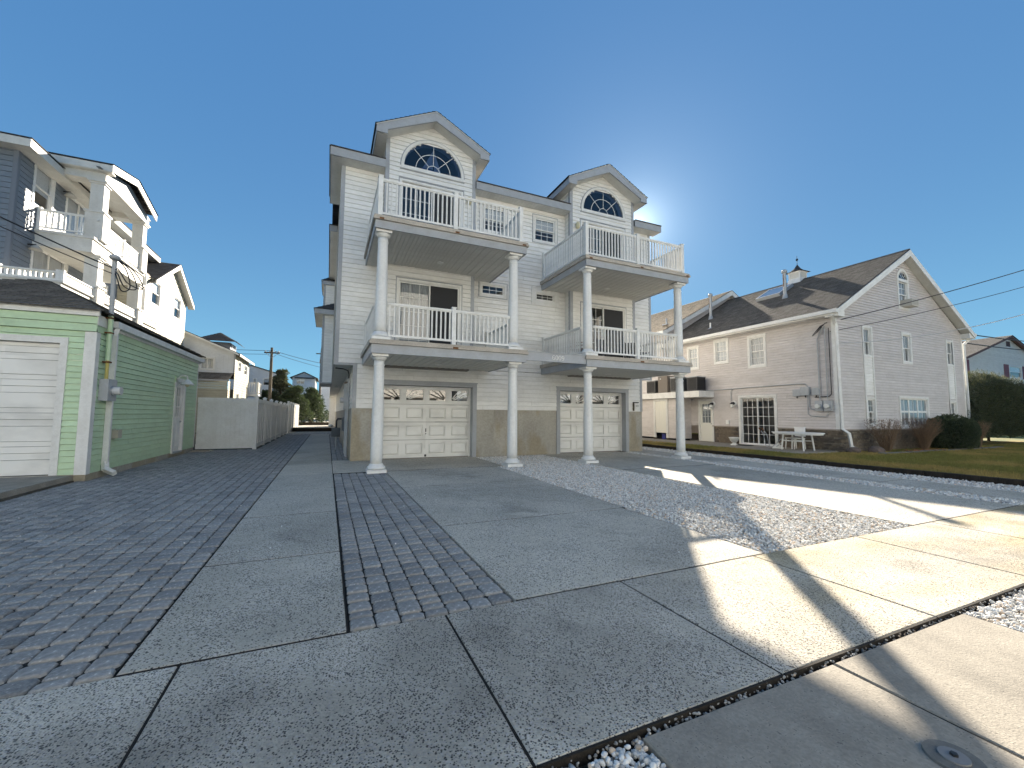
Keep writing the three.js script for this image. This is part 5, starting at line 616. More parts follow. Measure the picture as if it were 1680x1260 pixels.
// ---------- blue house with balconies ----------
{
  const G = thing('blue_house', 'slate blue three-storey house with white columned balconies behind the green garage', 'house', [-14, 0, -24]), X = -10.7, Z = -20.7, XL = -18.5, ZB = -33;
  const side = [[-22.79, -21.69, 9.44, 11.0], [-25.9, -23.85, 8.75, 10.9], [-24.17, -21.95, 5.73, 7.87], [-27.8, -26.5, 5.8, 7.8]];
  siding(G, mat.blueSiding, 0.2, 0, 11.1, [[faceZ(Z), { u0: XL, u1: X - 0.12 }], [faceX(X), { u0: ZB, u1: Z - 0.12, holes: side }], [faceBack(ZB), { u0: XL, u1: X, far: 1 }]]); laySiding(G);
  mesh('corner_board', [B(X - 0.12, X + 0.02, 0, 11.1, Z - 0.01, Z + 0.025), B(X, X + 0.02, 0, 11.1, Z - 0.12, Z - 0.01)], M(0.16, 0.18, 0.21, 0.6), G);
  const put = (o, k, n) => putWindow(G, [X, o[2], (o[0] + o[1]) / 2], FX, { w: o[1] - o[0], h: o[3] - o[2], sill: false, casing: 0.12, ...k }, n);
  put(side[0], { cols: 1, rows: 1, back: 'blind', drop: 0.6 }); put(side[1], { kind: 'slider', cols: 1, rows: 1, back: 'curtain' }, 'sliding_door'); put(side[2], { kind: 'slider', cols: 1, rows: 1, back: 'curtain' }, 'sliding_door'); put(side[3], { cols: 2, rows: 2, back: 'blind' });
  const wt = M(0.70, 0.69, 0.65, 0.5, { map: per(T.wash, 1.2) }); // balconies
  { const g = worldNode('balcony', G); mesh('slab', [B(X, -8.98, 7.86, 8.4, -27.0, -21.95), B(X, -8.92, 8.401, 8.5, -27.06, -21.9)], wt, g); railing(g, [-8.98, -22.2], [-8.98, -27], 8.5, 0.85, { posts: [0.5], gap: 0.16, thick: 0.05 }); railing(g, [X + 0.05, -21.99], [-9.3, -21.99], 8.5, 0.85, { posts: [0.02], gap: 0.16, thick: 0.05 }); }
  { const g = worldNode('balcony', G); mesh('slab', [B(X, -8.98, 5.35, 6.05, -29.2, -20.1), B(X, -8.9, 6.051, 6.12, -29.25, -20.05)], wt, g); for (const [a, b] of [[[-8.98, -20.1], [-8.98, -22.3]], [[-8.98, -22.9], [-8.98, -26.3]], [[-8.98, -26.9], [-8.98, -29.1]], [[X + 0.05, -20.12], [-9.05, -20.12]]]) railing(g, a, b, 6.05, 0.4, { posts: [0.02, 0.98], low: 0.08, gap: 0.14, thick: 0.07, capW: 0.12 }); }
  for (const z of [-22.55, -26.6]) for (const [y0, y1, t] of [[8.5, 11.05, 1], [5.35, 7.86, 0]]) { const g = node('column', G, [-9.12, y0, z]), h = y1 - y0; mesh('pedestal', [B(-0.3, 0.3, 0, 1.15, -0.3, 0.3), B(-0.34, 0.34, 1.15, 1.23, -0.34, 0.34), B(0.3, 0.315, 0.2, 0.95, -0.2, -0.17), B(0.3, 0.315, 0.2, 0.95, 0.17, 0.2), B(0.3, 0.315, 0.92, 0.95, -0.17, 0.17), B(0.3, 0.315, 0.2, 0.23, -0.17, 0.17)], wt, g); mesh('shaft', B(-0.22, 0.22, 1.23, h - 0.14, -0.22, 0.22), wt, g); mesh('capital', [B(-0.27, 0.27, h - 0.14, h - 0.07, -0.27, 0.27), B(-0.32, 0.32, h - 0.07, h, -0.32, 0.32)], wt, g); }
  { const g = worldNode('balcony_roof', G), zc = -24.45, zn = -22.0, zr = -26.9, xf = -8.55; mesh('beam', [B(X, -8.85, 11.05, 11.4, -22.85, -22.25), B(X, -8.85, 11.05, 11.4, -26.85, -26.25), B(-9.4, -8.85, 11.05, 11.4, -26.25, -22.85)], wt, g); mesh('ceiling', B(X, -9.4, 11.3, 11.36, -26.25, -22.85), wt, g);
    mesh('rake_board', [turnX(prism([[-zn, 11.68], [-zc, 12.3], [-zc, 12.0], [-zn, 11.38]], xf - 0.05, xf)), turnX(prism([[-zr, 11.68], [-zc, 12.3], [-zc, 12.0], [-zr, 11.38]], xf - 0.05, xf))], wt, g); mesh('gable', turnX(prism([[-zn - 0.25, 11.4], [-zr + 0.25, 11.4], [-zc, 12.0]], -9.0, -8.86)), mat.blueSiding[1], g); mesh('eave_board', [B(X - 0.3, xf - 0.051, 11.38, 11.66, zn - 0.04, zn), B(X - 0.3, xf - 0.051, 11.36, 11.4, zn - 0.4, zn - 0.041)], wt, g); mesh('shingles', [roofPlane([-12, 11.68, zn + 0.04], [xf + 0.04, 11.68, zn + 0.04], [xf + 0.04, 12.31, zc], [-12, 12.31, zc], 10), roofPlane([xf + 0.04, 11.68, zr - 0.04], [-12, 11.68, zr - 0.04], [-12, 12.31, zc], [xf + 0.04, 12.31, zc], 10)], mat.shingleDark, g); }
  { const g = worldNode('roof', G); mesh('fascia', [B(XL - 0.4, -10.15, 10.93, 11.22, -20.22, -20.18), B(-10.19, -10.15, 10.93, 11.22, ZB, -20.22), B(XL, -10.19, 10.94, 10.98, Z, -20.22), B(X, -10.19, 10.941, 10.98, ZB, Z)], wt, g); mesh('shingles', [roofPlane([XL - 0.4, 11.24, -20.16], [-10.12, 11.24, -20.16], [-14, 12.5, -24], [-14, 12.5, -24], 22), roofPlane([-10.12, 11.24, -20.16], [-10.12, 11.24, ZB], [-14, 12.3, -29], [-14, 12.3, -24], 22), roofPlane([XL - 0.4, 11.24, ZB], [XL - 0.4, 11.24, -20.16], [-14, 12.3, -24], [-14, 12.3, -29], 22)], mat.shingleDark, g); }
  for (const [z, y] of [[-23.5, 10.7], [-21.6, 7.65]]) { const g = node('wall_lamp', G, [X, y, z]); mesh('arm', tube([0, 0.1, 0], [0.25, 0.12, 0], 0.03), mat.black, g); mesh('shade', lathe([[0.05, 0.1], [0.1, 0.06], [0.2, -0.08], [0, -0.02]], 16).translate(0.25, 0, 0), M(0.42, 0.42, 0.4, 0.5), g); }
}
// ---------- cream house ----------
{
  const G = thing('cream_house', 'sunlit cream sided gabled house behind the blue house balconies', 'house', [-12.5, 0, -33]), X = -9.5, holes = [[-31.1, -29.85, 7.72, 9.03], [-34.9, -33.65, 7.72, 9.03], [-31.6, -30.6, 4.4, 5.6], [-34.9, -33.8, 4.4, 5.6]], c = -33.2, pk = 10.75, s = 0.56;
  siding(G, mat.creamSiding, 0.19, 0, 10.75, [[faceX(X), { outline: (y) => y < 9.15 ? [-36.05, -29.0] : [c - (pk - y) / s, Math.min(-29, c + (pk - y) / s)], holes }], [faceZ(-29), { u0: -17, u1: X - 0.1, y1: 9 }]]); laySiding(G);
  mesh('corner_board', B(X - 0.1, X + 0.02, 0, 9.1, -29.1, -28.97), mat.trimWhite, G); mesh('corner_board', B(X - 0.1, X + 0.02, 0, 9.1, -36.07, -35.95), mat.trimWhite, G); mesh('back_wall', [B(-17, X, 0, 9.1, -36.1, -36.06)], mat.creamSiding[0], G);
  for (const o of holes) putWindow(G, [X, o[2], (o[0] + o[1]) / 2], FX, { w: o[1] - o[0], h: o[3] - o[2], sill: false, casing: 0.1, cols: 1, rows: 1, back: 'blind', drop: 0.45 });
  const g = worldNode('roof', G); mesh('rake_board', [turnX(prism([[-c, 11.05], [36.7, 9.1], [36.7, 8.85], [-c, 10.75]], X + 0.3, X + 0.36)), turnX(prism([[-c, 11.05], [29.4, 8.92], [29.4, 8.7], [-c, 10.75]], X + 0.3, X + 0.36))], mat.trimWhite, g); mesh('rake_soffit', [quads([[[X, 10.78, c], [X + 0.3, 10.78, c], [X + 0.3, 8.85, -36.7], [X, 8.85, -36.7]]]), quads([[[X, 10.78, c], [X + 0.3, 10.78, c], [X + 0.3, 8.7, -29.4], [X, 8.7, -29.4]]])], mat.trimWhite, g); mesh('shingles', [roofPlane([X + 0.38, 9.08, -36.75], [-17, 9.08, -36.75], [-17, 11.07, c], [X + 0.38, 11.07, c], 24), roofPlane([-17, 8.95, -29.3], [X + 0.38, 8.95, -29.3], [X + 0.38, 11.07, c], [-17, 11.07, c], 24)], mat.shingleDark, g);
}
// ---------- fences ----------
{
  const F = thing('privacy_fence', 'tall white vinyl fence panel beside the green garage turning down the alley', 'fence', [-2.55, 0, -19]);
  const post = (x, z, h = 2.03) => mesh('post', [B(x - 0.065, x + 0.065, 0, h, z - 0.065, z + 0.065), B(x - 0.08, x + 0.08, h, h + 0.03, z - 0.08, z + 0.08), prism([[x - 0.07, h + 0.03], [x + 0.07, h + 0.03], [x, h + 0.07]], z - 0.06, z + 0.06)], mat.white, F);
  mesh('rail', [B(-4.43, -2.62, 1.78, 1.97, -19.045, -18.955)], mat.white, F); mesh('rail', [B(-4.43, -2.62, 0.05, 0.22, -19.045, -18.955)], mat.white, F); for (let i = 0; i < 12; i++) mesh('panel_board', B(-4.43 + i * 0.151 + 0.001, -4.43 + (i + 1) * 0.151 - 0.001, 0.22, 1.78, -19.012, -18.988), mat.white, F);
  post(-2.55, -19); const zs = [-21.3, -23.6, -25.9, -28.2, -30.5, -32.6]; let p = -19; for (const z of zs) { post(-2.55, z); mesh('rail', B(-2.59, -2.51, 1.8, 1.96, z + 0.07, p - 0.07), mat.white, F); mesh('rail', B(-2.59, -2.51, 0.05, 0.2, z + 0.07, p - 0.07), mat.white, F); const n = 8, d = (p - z - 0.14) / n; for (let i = 0; i < n; i++) mesh('panel_board', B(-2.565 + (i % 2 ? 0.02 : -0.02), -2.535 + (i % 2 ? 0.02 : -0.02), 0.2, 1.8, z + 0.07 + i * d + 0.003, z + 0.07 + (i + 1) * d - 0.003), mat.white, F); p = z; }
  const E = thing('picket_fence', 'white vinyl fence further down the alley past the first fence', 'fence', [-2.5, 0, -40]); for (let i = 0; i < 9; i++) { const z = -33 - i * 2.2; mesh('post', B(-2.58, -2.45, 0, 2.25, z - 0.06, z + 0.06), mat.white, E); if (i < 8) { mesh('rail', B(-2.55, -2.49, 2.0, 2.12, z - 2.14, z - 0.06), mat.white, E); mesh('rail', B(-2.55, -2.49, 0.1, 0.25, z - 2.14, z - 0.06), mat.white, E); for (let k = 0; k < 6; k++) mesh('panel_board', B(-2.53, -2.51, 0.25, 2.0, z - 2.14 + k * 0.347 + 0.01, z - 2.14 + (k + 1) * 0.347 - 0.01), mat.white, E); } }
}
// ---------- far end of the alley ----------
struct('alley_gravel', [B(-2.5, 0.6, -0.07, 0.012, -36, -31.6), B(-2.5, 4, -0.07, 0.25, -46, -36), B(-6, 6, -0.07, 0.5, -75, -46)], M(0.62, 0.6, 0.55, 0.9, { map: per(T.pebble, 1.6) }));
solo('timber_step', [B(-2.4, 0.9, 0.0, 0.29, -36.0, -35.85)], mat.timber, 'nearer dark brown timber step across the far alley gravel', 'step', 'alley steps'); solo('timber_step', [B(-2.4, 4, 0.25, 0.54, -46.0, -45.85)], mat.timber, 'farther dark brown timber step across the alley gravel', 'step', 'alley steps');
{
  const G = thing('white_house', 'white two-storey house with dark roof and small lookout behind the fence', 'house', [-9, 0, -40]), X = -6.5, Z = -36.9, wf = [[-8.62, -7.8, 4.6, 5.42]], ws = [[-39.2, -38.2, 4.66, 5.4], [-41.9, -40.7, 4.64, 5.38], [-38.9, -38.0, 1.3, 2.9], [-41.3, -40.4, 1.3, 2.7]];
  mesh('front_wall', [flatWall(faceZ(Z), -13, X, 4.35, 5.9, wf), quads([[[-13, 5.9, Z], [X, 5.9, Z], [-9.75, 7.25, Z], [-13, 7.25, Z]]])], mat.panelSiding[2], G); mesh('batten', Array.from({ length: 16 }, (_, i) => B(-11 + i * 0.29, -10.985 + i * 0.29, 4.36, 5.8, Z, Z + 0.012)), mat.panelSiding[1], G);
  siding(G, mat.creamSiding, 0.19, 0, 3.75, [[faceZ(Z + 0.9), { u0: -13, u1: X - 0.22 }], [faceX(X - 0.2), { u0: Z, u1: Z + 0.9 }]]); siding(G, mat.creamSiding, 0.19, 0, 5.85, [[faceX(X), { u0: -43, u1: Z, holes: ws }]]); laySiding(G);
  mesh('porch_roof', [roofPlane([-13, 3.8, Z + 1.05], [X - 0.1, 3.8, Z + 1.05], [X - 0.05, 4.36, Z], [-13, 4.36, Z], 6)], mat.shingleGray, G); mesh('porch_fascia', B(-13, X - 0.1, 3.68, 3.8, Z + 1.0, Z + 1.05), mat.trimGray, G); mesh('corner_trim', B(X - 0.08, X + 0.02, 4.36, 5.9, Z - 0.05, Z + 0.03), mat.trimGray, G);
  for (const o of wf) putWindow(G, [(o[0] + o[1]) / 2, o[2], Z], 0, { w: o[1] - o[0], h: o[3] - o[2], kind: 'slider', cols: 1, rows: 1, back: 'curtain', casing: 0.08, sill: false }); for (const o of ws) putWindow(G, [X, o[2], (o[0] + o[1]) / 2], FX, { w: o[1] - o[0], h: o[3] - o[2], cols: 1, rows: 1, back: 'blind', casing: 0.08, sill: false });
  mesh('roof', [roofPlane([X + 0.35, 5.82, Z + 0.25], [X + 0.35, 5.82, -43.6], [-9.75, 7.35, -43.6], [-9.75, 7.35, Z + 0.25], 16), roofPlane([-13, 5.82, -43.6], [-13, 5.82, Z + 0.25], [-9.75, 7.35, Z + 0.25], [-9.75, 7.35, -43.6], 16)], mat.shingleDark, G); mesh('eave_board', [B(X + 0.28, X + 0.35, 5.66, 5.82, -43.6, Z + 0.25), prism([[-9.75, 7.33], [X + 0.35, 5.8], [X + 0.35, 5.66], [-9.75, 7.18]], Z + 0.2, Z + 0.25)], mat.trimWhite, G);
  const g = worldNode('lookout', G); mesh('wall', B(-8.9, -7.1, 6.0, 6.85, -40.5, -38.2), M(0.25, 0.27, 0.3, 0.7), g); for (const z of [-39, -40]) mesh('window', B(-7.1, -7.08, 6.45, 6.75, z - 0.3, z + 0.3), mat.white, g); mesh('roof', [roofPlane([-9.4, 6.86, -37.7], [-6.6, 6.86, -37.7], [-8, 7.75, -39.3], [-8, 7.75, -39.3], 8), roofPlane([-6.6, 6.86, -37.7], [-6.6, 6.86, -41], [-8, 7.75, -39.3], [-8, 7.75, -39.3], 8), roofPlane([-9.4, 6.86, -41], [-9.4, 6.86, -37.7], [-8, 7.75, -39.3], [-8, 7.75, -39.3], 8)], mat.shingleDark, g);
  { const b = worldNode('rear_balcony', G); mesh('slab', B(-6.6, -5.7, 2.9, 3.1, -45, -43), mat.white, b); railing(b, [-5.75, -43.05], [-5.75, -45], 3.1, 1.0, { posts: [0.02, 0.98], gap: 0.2, thick: 0.06 }); railing(b, [-6.5, -43.05], [-5.75, -43.05], 3.1, 1.0, { gap: 0.2, thick: 0.06 }); }
}
{
  const G = thing('pale_house', 'pale grey house with sloping roof behind the utility pole', 'house', [-7, 0.4, -55]), Z = -52, wf = [[-6.5, -5.8, 4.4, 5.15], [-7.4, -7.15, 4.5, 5.1]]; mesh('front_wall', [flatWall(faceZ(Z), -9.5, -4.9, 0.4, 5.6, wf), quads([[[-9.5, 5.6, Z], [-4.9, 5.6, Z], [-8.2, 6.6, Z], [-9.5, 6.6, Z]]]), quads([[[-4.9, 0.4, Z], [-4.9, 0.4, -60], [-4.9, 5.6, -60], [-4.9, 5.6, Z]]])], mat.panelSiding[0], G); mesh('roof', [roofPlane([-4.6, 5.6, Z + 0.2], [-4.6, 5.6, -60], [-8.3, 6.72, -60], [-8.3, 6.72, Z + 0.2], 14)], mat.shingleGray, G); for (const o of wf) putWindow(G, [(o[0] + o[1]) / 2, o[2], Z], 0, { w: o[1] - o[0], h: o[3] - o[2], cols: 1, rows: 1, back: 'blind', casing: 0.08, sill: false });
  const H = thing('gabled_house', 'small pale blue gabled house above the dark trees', 'house', [-4, 0.4, -76]), z = -75; mesh('front_wall', [flatWall(faceZ(z), -5.3, -2.0, 0.4, 7.2, [[-4.75, -3.6, 6.1, 7.0]]), prism([[-5.3, 7.2], [-2.0, 7.2], [-3.65, 7.95]], z - 0.1, z)], mat.panelSiding[3], H); mesh('side_wall', quads([[[-2.0, 0.4, z], [-2.0, 0.4, -85], [-2.0, 7.2, -85], [-2.0, 7.2, z]]]), mat.creamSiding[2], H); putWindow(H, [-4.17, 6.1, z], 0, { w: 1.15, h: 0.9, kind: 'slider', cols: 1, rows: 1, back: 'blind', casing: 0.1, sill: false }); mesh('roof', [roofPlane([-1.6, 7.1, z + 0.4], [-1.6, 7.1, -85], [-3.65, 8.1, -85], [-3.65, 8.1, z + 0.4], 8), roofPlane([-5.7, 7.1, -85], [-5.7, 7.1, z + 0.4], [-3.65, 8.1, z + 0.4], [-3.65, 8.1, -85], 8)], mat.shingleGray, H); mesh('pent_roof', B(-5, -2.1, 7.02, 7.2, z, z + 0.3), mat.shingleDark, H);
  const K = thing('backing_house', 'white sided house with concrete base closing the far alley', 'house', [1.5, 0.5, -62]); siding(K, mat.whiteSiding, 0.19, 1.55, 8, [[faceZ(-60), { u0: -0.85, u1: 6 }], [faceXn(-0.85), { u0: -72, u1: -60 }]]); laySiding(K); mesh('base', B(-0.85, 6, 0.4, 1.55, -72, -60.02), mat.foundation, K); mesh('roof', [roofPlane([-1.2, 8, -59.6], [6, 8, -59.6], [6, 10, -66], [-1.2, 10, -66], 20)], mat.shingleDark, K);
}
// ---------- lawn and planting on the right ----------
const lawnMat = M(0.85, 0.75, 0.5, 0.95, { map: per(T.grass, 3.1) });
struct('lawn', [B(13.52, 15.29, -0.07, 0.085, -23, -2.98), B(15.29, 60, -0.07, 0.085, -9.3, -2.98), B(28.3, 70, -0.07, 0.084, -30, -9.3)], lawnMat);
struct('flower_bed', [B(17.95, 28.2, -0.06, 0.1, -9.52, -8.35)], M(0.09, 0.055, 0.035, 0.95, { map: per(T.soil, 0.7) }));
{ let z = -2.98, i = 0; while (z > -21) { const l = rr(2.2, 2.6); solo('edging_timber', [new THREE.BoxGeometry(0.15, 0.17, l - 0.02).rotateX(rr(-0.004, 0.004)).translate(13.44 + rr(-0.012, 0.012), 0.02 + rr(-0.006, 0.01), z - l / 2)], mat.timber, ['nearest', 'second', 'third', 'fourth', 'fifth', 'sixth', 'seventh', 'eighth', 'ninth'][i] + ' dark timber of the lawn edging, counted from the sidewalk', 'timber', 'timbers edging the lawn'); z -= l; i++; } }
function grassTufts(label, x0, x1, z0, z1, n, inside) {
  const p = []; for (let i = 0; i < 5; i++) { const a = i * 1.26 + 0.3, w = 0.006, h = 0.045 + 0.012 * (i % 3), dx = Math.cos(a), dz = Math.sin(a); p.push([[dx * 0.01 - dz * w, 0, dz * 0.01 + dx * w], [dx * 0.01 + dz * w, 0, dz * 0.01 - dx * w], [dx * 0.035 + dz * w * 0.3, h, dz * 0.035 - dx * w * 0.3], [dx * 0.035 - dz * w * 0.3, h, dz * 0.035 + dx * w * 0.3]]); }
  const im = new THREE.InstancedMesh(merge([quads(p)]), M(1, 1, 1, 0.9), n), m = new THREE.Matrix4(), q = new THREE.Quaternion(), c = new THREE.Color(); let k = 0;
  while (k < n) { const x = rr(x0, x1), z = rr(z0, z1); if (inside && !inside(x, z)) continue; m.compose(V(x, 0.082, z), q.setFromAxisAngle(V(0, 1, 0), rr(0, 6.3)), V(1, rr(0.5, 1.2), 1).multiplyScalar(rr(0.7, 1.3))); im.setMatrixAt(k, m); const d = clamp((fbm(x * 0.7, z * 0.7, 301, 0, 4) - 0.4) * 4), b = rr(0.7, 1.2); c.setRGB(lerp(0.21, 0.38, d) * b, lerp(0.20, 0.28, d) * b, lerp(0.05, 0.09, d) * b); im.setColorAt(k, c); k++; }
  im.name = num('grass'); im.userData = { kind: 'stuff', label, category: 'grass' }; im.castShadow = im.receiveShadow = true; scene.add(im);
}
grassTufts('short half-dormant lawn grass in front of the grey-mauve house', 13.5, 34, -9.3, -2.98, 70000, (x, z) => x < 15.3 || z > -9.25); grassTufts('narrow strip of dry grass between patio and timber edging', 13.52, 15.29, -20, -9.2, 9000);
// foliage of many small leaves
function leafG(l, w) { return merge([quads([[[0, 0, 0], [w / 2, l * 0.45, 0.01], [0, l, 0], [-w / 2, l * 0.45, 0.01]]])]); }
function foliage(parent, name, n, place, geo, tones, sc = [0.7, 1.3]) { // place() -> [pos, outward normal]; every leaf a small face, joined into one part
  const m = new THREE.Matrix4(), q = new THREE.Quaternion(), up = V(0, 1, 0), gp = geo.attributes.position, vn = gp.count, P = new Float32Array(n * vn * 3), C = new Float32Array(n * vn * 3), v = V(0, 0, 0);
  for (let k = 0; k < n; k++) {
    const [p, nn] = place(k), d = V(nn[0] + rr(-0.9, 0.9), nn[1] + rr(-0.6, 1.0), nn[2] + rr(-0.9, 0.9)).normalize(), s = rr(...sc), t = tones[Math.floor(rnd() * tones.length)], b = rr(0.75, 1.25);
    m.compose(V(...p), q.setFromUnitVectors(up, d), V(s, s, s));
    for (let i = 0; i < vn; i++) { v.fromBufferAttribute(gp, i).applyMatrix4(m); const o = (k * vn + i) * 3; P[o] = v.x; P[o + 1] = v.y; P[o + 2] = v.z; C[o] = t[0] * b; C[o + 1] = t[1] * b; C[o + 2] = t[2] * b; }
  }
  const g = new THREE.BufferGeometry(); g.setAttribute('position', new THREE.BufferAttribute(P, 3)); g.setAttribute('color', new THREE.BufferAttribute(C, 3)); g.setAttribute('uv', new THREE.BufferAttribute(new Float32Array(n * vn * 2), 2)); g.computeVertexNormals(); g.userData.keepUV = true;
  const o = new THREE.Mesh(g, leafMat); o.name = name; o.castShadow = o.receiveShadow = true; parent.add(o); return o;
}
const leafMat = new THREE.MeshPhysicalMaterial({ color: 0xffffff, roughness: 0.8, vertexColors: true, transmission: 0.3, thickness: 0 });
function blob(r, amp, seedK, sy = 1) { const g = new THREE.IcosahedronGeometry(1, 4), p = g.attributes.position; for (let i = 0; i < p.count; i++) { const x = p.getX(i), y = p.getY(i), z = p.getZ(i), k = 1 + amp * (fbm(x * 2 + 9 + seedK, y * 2 + z * 1.7 + 9, 311 + seedK, 0, 4) - 0.5) * 2; p.setXYZ(i, x * k * r[0], y * k * r[1], z * k * r[2]); } g.computeVertexNormals(); return g; }
const green = [[0.05, 0.075, 0.026], [0.04, 0.062, 0.023], [0.065, 0.09, 0.03], [0.055, 0.08, 0.04]];
{ const t = thing('boxwood', 'dark clipped dome-shaped evergreen bush in front of the grey-mauve house', 'bush', [24.35, 0.09, -8.75]); local(t); const R = [1.18, 0.9, 0.75]; foliage(t, 'inner_leaves', 9000, () => { const d = V(rr(-1, 1), rr(-0.7, 1), rr(-1, 1)).normalize(), k = Math.cbrt(rnd()) * 0.93; return [[d.x * k * R[0], 0.62 + d.y * k * R[1], d.z * k * R[2]], [d.x, d.y, d.z]]; }, leafG(0.05, 0.03), green, [1.5, 3]); foliage(t, 'leaves', 22000, () => { const a = rr(0, 6.283), y = Math.pow(rnd(), 0.8) * 1.25 - 0.55, s = Math.sqrt(Math.max(0, 1 - y * y * 0.95)), k = rr(0.93, 1.04) * (1 + 0.06 * Math.sin(a * 5 + y * 6)); return [[Math.cos(a) * s * R[0] * k, 0.62 + y * R[1] * k, Math.sin(a) * s * R[2] * k], [Math.cos(a) * s, y, Math.sin(a) * s]]; }, leafG(0.05, 0.024), green); }
{ const t = thing('tall_hedge', 'huge dark evergreen hedge at the far corner of the grey-mauve house', 'hedge', [32.6, 0.09, -11.2]); local(t); const hx = 4.2, hz = 2.0, top = 3.55; const face = () => { const f = rnd(); if (f < 0.5) return [rr(-hx, hx), rr(0.55, top), hz, [0, 0.1, 1]]; if (f < 0.62) return [-hx, rr(0.3, top), rr(-hz, hz), [-1, 0.1, 0]]; if (f < 0.74) return [hx, rr(0.3, top), rr(-hz, hz), [1, 0.1, 0]]; return [rr(-hx, hx), top, rr(-hz, hz), [0, 1, 0]]; }; const round = (x, y, z) => { const ax = Math.abs(x) / hx, az = Math.abs(z) / hz, k = 1 - 0.16 * Math.pow(Math.max(0, (y - 1.6) / (top - 1.6)), 2); const b = 1 + 0.09 * (fbm(x * 0.9 + 20, y * 0.9 + z * 0.6 + 20, 321, 0, 4) - 0.5) * 2; return [x * k * b, y * (1 - 0.16 * ax * ax * ax - 0.1 * az * az * az) * b, z * k * b]; };
  foliage(t, 'inner_leaves', 26000, () => { const p = round(rr(-hx, hx) * 0.95, rr(0.5, top * 0.96), rr(-hz, hz) * 0.93); return [p, [rr(-1, 1), 0.3, rr(-1, 1)]]; }, leafG(0.11, 0.06), green, [1.6, 3]);
  foliage(t, 'leaves', 52000, () => { const [x, y, z, n] = face(); const p = round(x, y, z); return [[p[0] + rr(-0.1, 0.1), p[1] + rr(-0.1, 0.12), p[2] + rr(-0.12, 0.1)], n]; }, leafG(0.11, 0.05), [...green, [0.06, 0.075, 0.024], [0.075, 0.085, 0.03]]); foliage(t, 'top_sprays', 1500, () => { const p = round(rr(-hx, hx), top, rr(-hz, hz)); return [[p[0], p[1] + rr(0, 0.28), p[2]], [0, 1.6, 0]]; }, leafG(0.16, 0.06), [[0.16, 0.15, 0.05], [0.1, 0.11, 0.035]]); for (let i = 0; i < 5; i++) mesh('trunk', tube([-3 + i * 1.5, -0.1, 0], [-3 + i * 1.5, 0.9, 0], 0.07, 0.05), mat.wood, t); }
function dryShrub(at, h, w, n, label) { // bare twiggy shrub: stems that fork
  const t = thing('dry_shrub', label, 'shrub', at, 'dry shrubs along the front wall'); local(t); const stems = [];
  for (let i = 0; i < n; i++) { const a = rr(0, 6.283), lean = Math.sqrt(rnd()), L = h * rr(0.6, 1), ex = Math.cos(a) * lean * w, ez = Math.sin(a) * lean * w * 0.6, b = [Math.cos(a) * 0.12 * lean, 0, Math.sin(a) * 0.1 * lean], m = [ex * 0.45, L * 0.55, ez * 0.45], e = [ex, L, ez]; stems.push(tube(b, m, 0.007, 0.005, 4), tube(m, e, 0.005, 0.002, 4)); for (let k = 0; k < 4; k++) { const f = rr(0.1, 0.9), o = [lerp(m[0], e[0], f), lerp(m[1], e[1], f), lerp(m[2], e[2], f)]; stems.push(tube(o, [o[0] + rr(-0.16, 0.16), o[1] + rr(0.05, 0.2), o[2] + rr(-0.12, 0.12)], 0.003, 0.0015, 3)); } }
  mesh('twigs', stems, M(0.20, 0.135, 0.085, 0.9), t); foliage(t, 'dead_leaves', n * 14, () => { const a = rr(0, 6.283), l = Math.sqrt(rnd()), y = rr(0.15, 1); return [[Math.cos(a) * l * w * y, y * h, Math.sin(a) * l * w * 0.6 * y], [0, 0.4, 0]]; }, leafG(0.05, 0.025), [[0.22, 0.13, 0.07], [0.16, 0.10, 0.06], [0.27, 0.17, 0.09]]);
}
dryShrub([19.75, 0.09, -8.95], 1.25, 1.0, 90, 'thin bare brown shrub nearest the downspout corner'); dryShrub([22.3, 0.09, -8.85], 1.3, 0.95, 130, 'full dry brown shrub left of the clipped evergreen dome'); dryShrub([26.2, 0.09, -8.6], 1.15, 0.75, 90, 'dry brown shrub right of the clipped evergreen dome');
{ const im = foliage(scene, num('fallen_leaves'), 700, () => [[rr(20.2, 22.8), 0.105 + rr(0, 0.02), rr(-8.75, -8.2)], [rr(-1, 1), 0.3, rr(-1, 1)]], leafG(0.07, 0.045), [[0.30, 0.10, 0.03], [0.24, 0.09, 0.035], [0.34, 0.15, 0.06]]); im.userData = { kind: 'stuff', label: 'rust-coloured fallen leaves below the dry shrubs', category: 'leaves' }; }
{ let x = 18.0; const kinds = ['first', 'second', 'third', 'fourth', 'fifth', 'sixth', 'seventh', 'eighth', 'ninth', 'tenth', 'eleventh', 'twelfth', 'thirteenth', 'fourteenth', 'fifteenth', 'sixteenth', 'seventeenth', 'eighteenth', 'nineteenth', 'twentieth']; let i = 0; while (x < 27.5 && i < 20) { const l = rr(0.35, 0.75); solo('edging_stone', [new THREE.BoxGeometry(l - 0.03, 0.12, 0.16, 3, 1, 2).rotateZ(rr(-0.03, 0.03)).rotateY(rr(-0.08, 0.08)).translate(x + l / 2, 0.1, -8.3 + 0.04 * Math.sin(x * 2))], M(0.36 * rr(0.8, 1.1), 0.35, 0.34, 0.9, { map: per(T.conc, 0.5) }), kinds[i] + ' pale edging stone of the flower bed, counted from the downspout', 'stone', 'stones edging the flower bed'); x += l; i++; } }
for (const [x, z, s, label] of [[17.75, -9.05, 0.2, 'tan boulder at the foot of the stone corner'], [18.62, -8.75, 0.24, 'reddish boulder right of the downspout outlet']]) solo('boulder', blob([s * 1.2, s * 0.8, s], 0.18, Math.round(s * 100)).translate(x, 0.16, z), M(0.28, 0.21, 0.18, 0.9, { map: per(T.conc, 0.6) }), label, 'boulder');
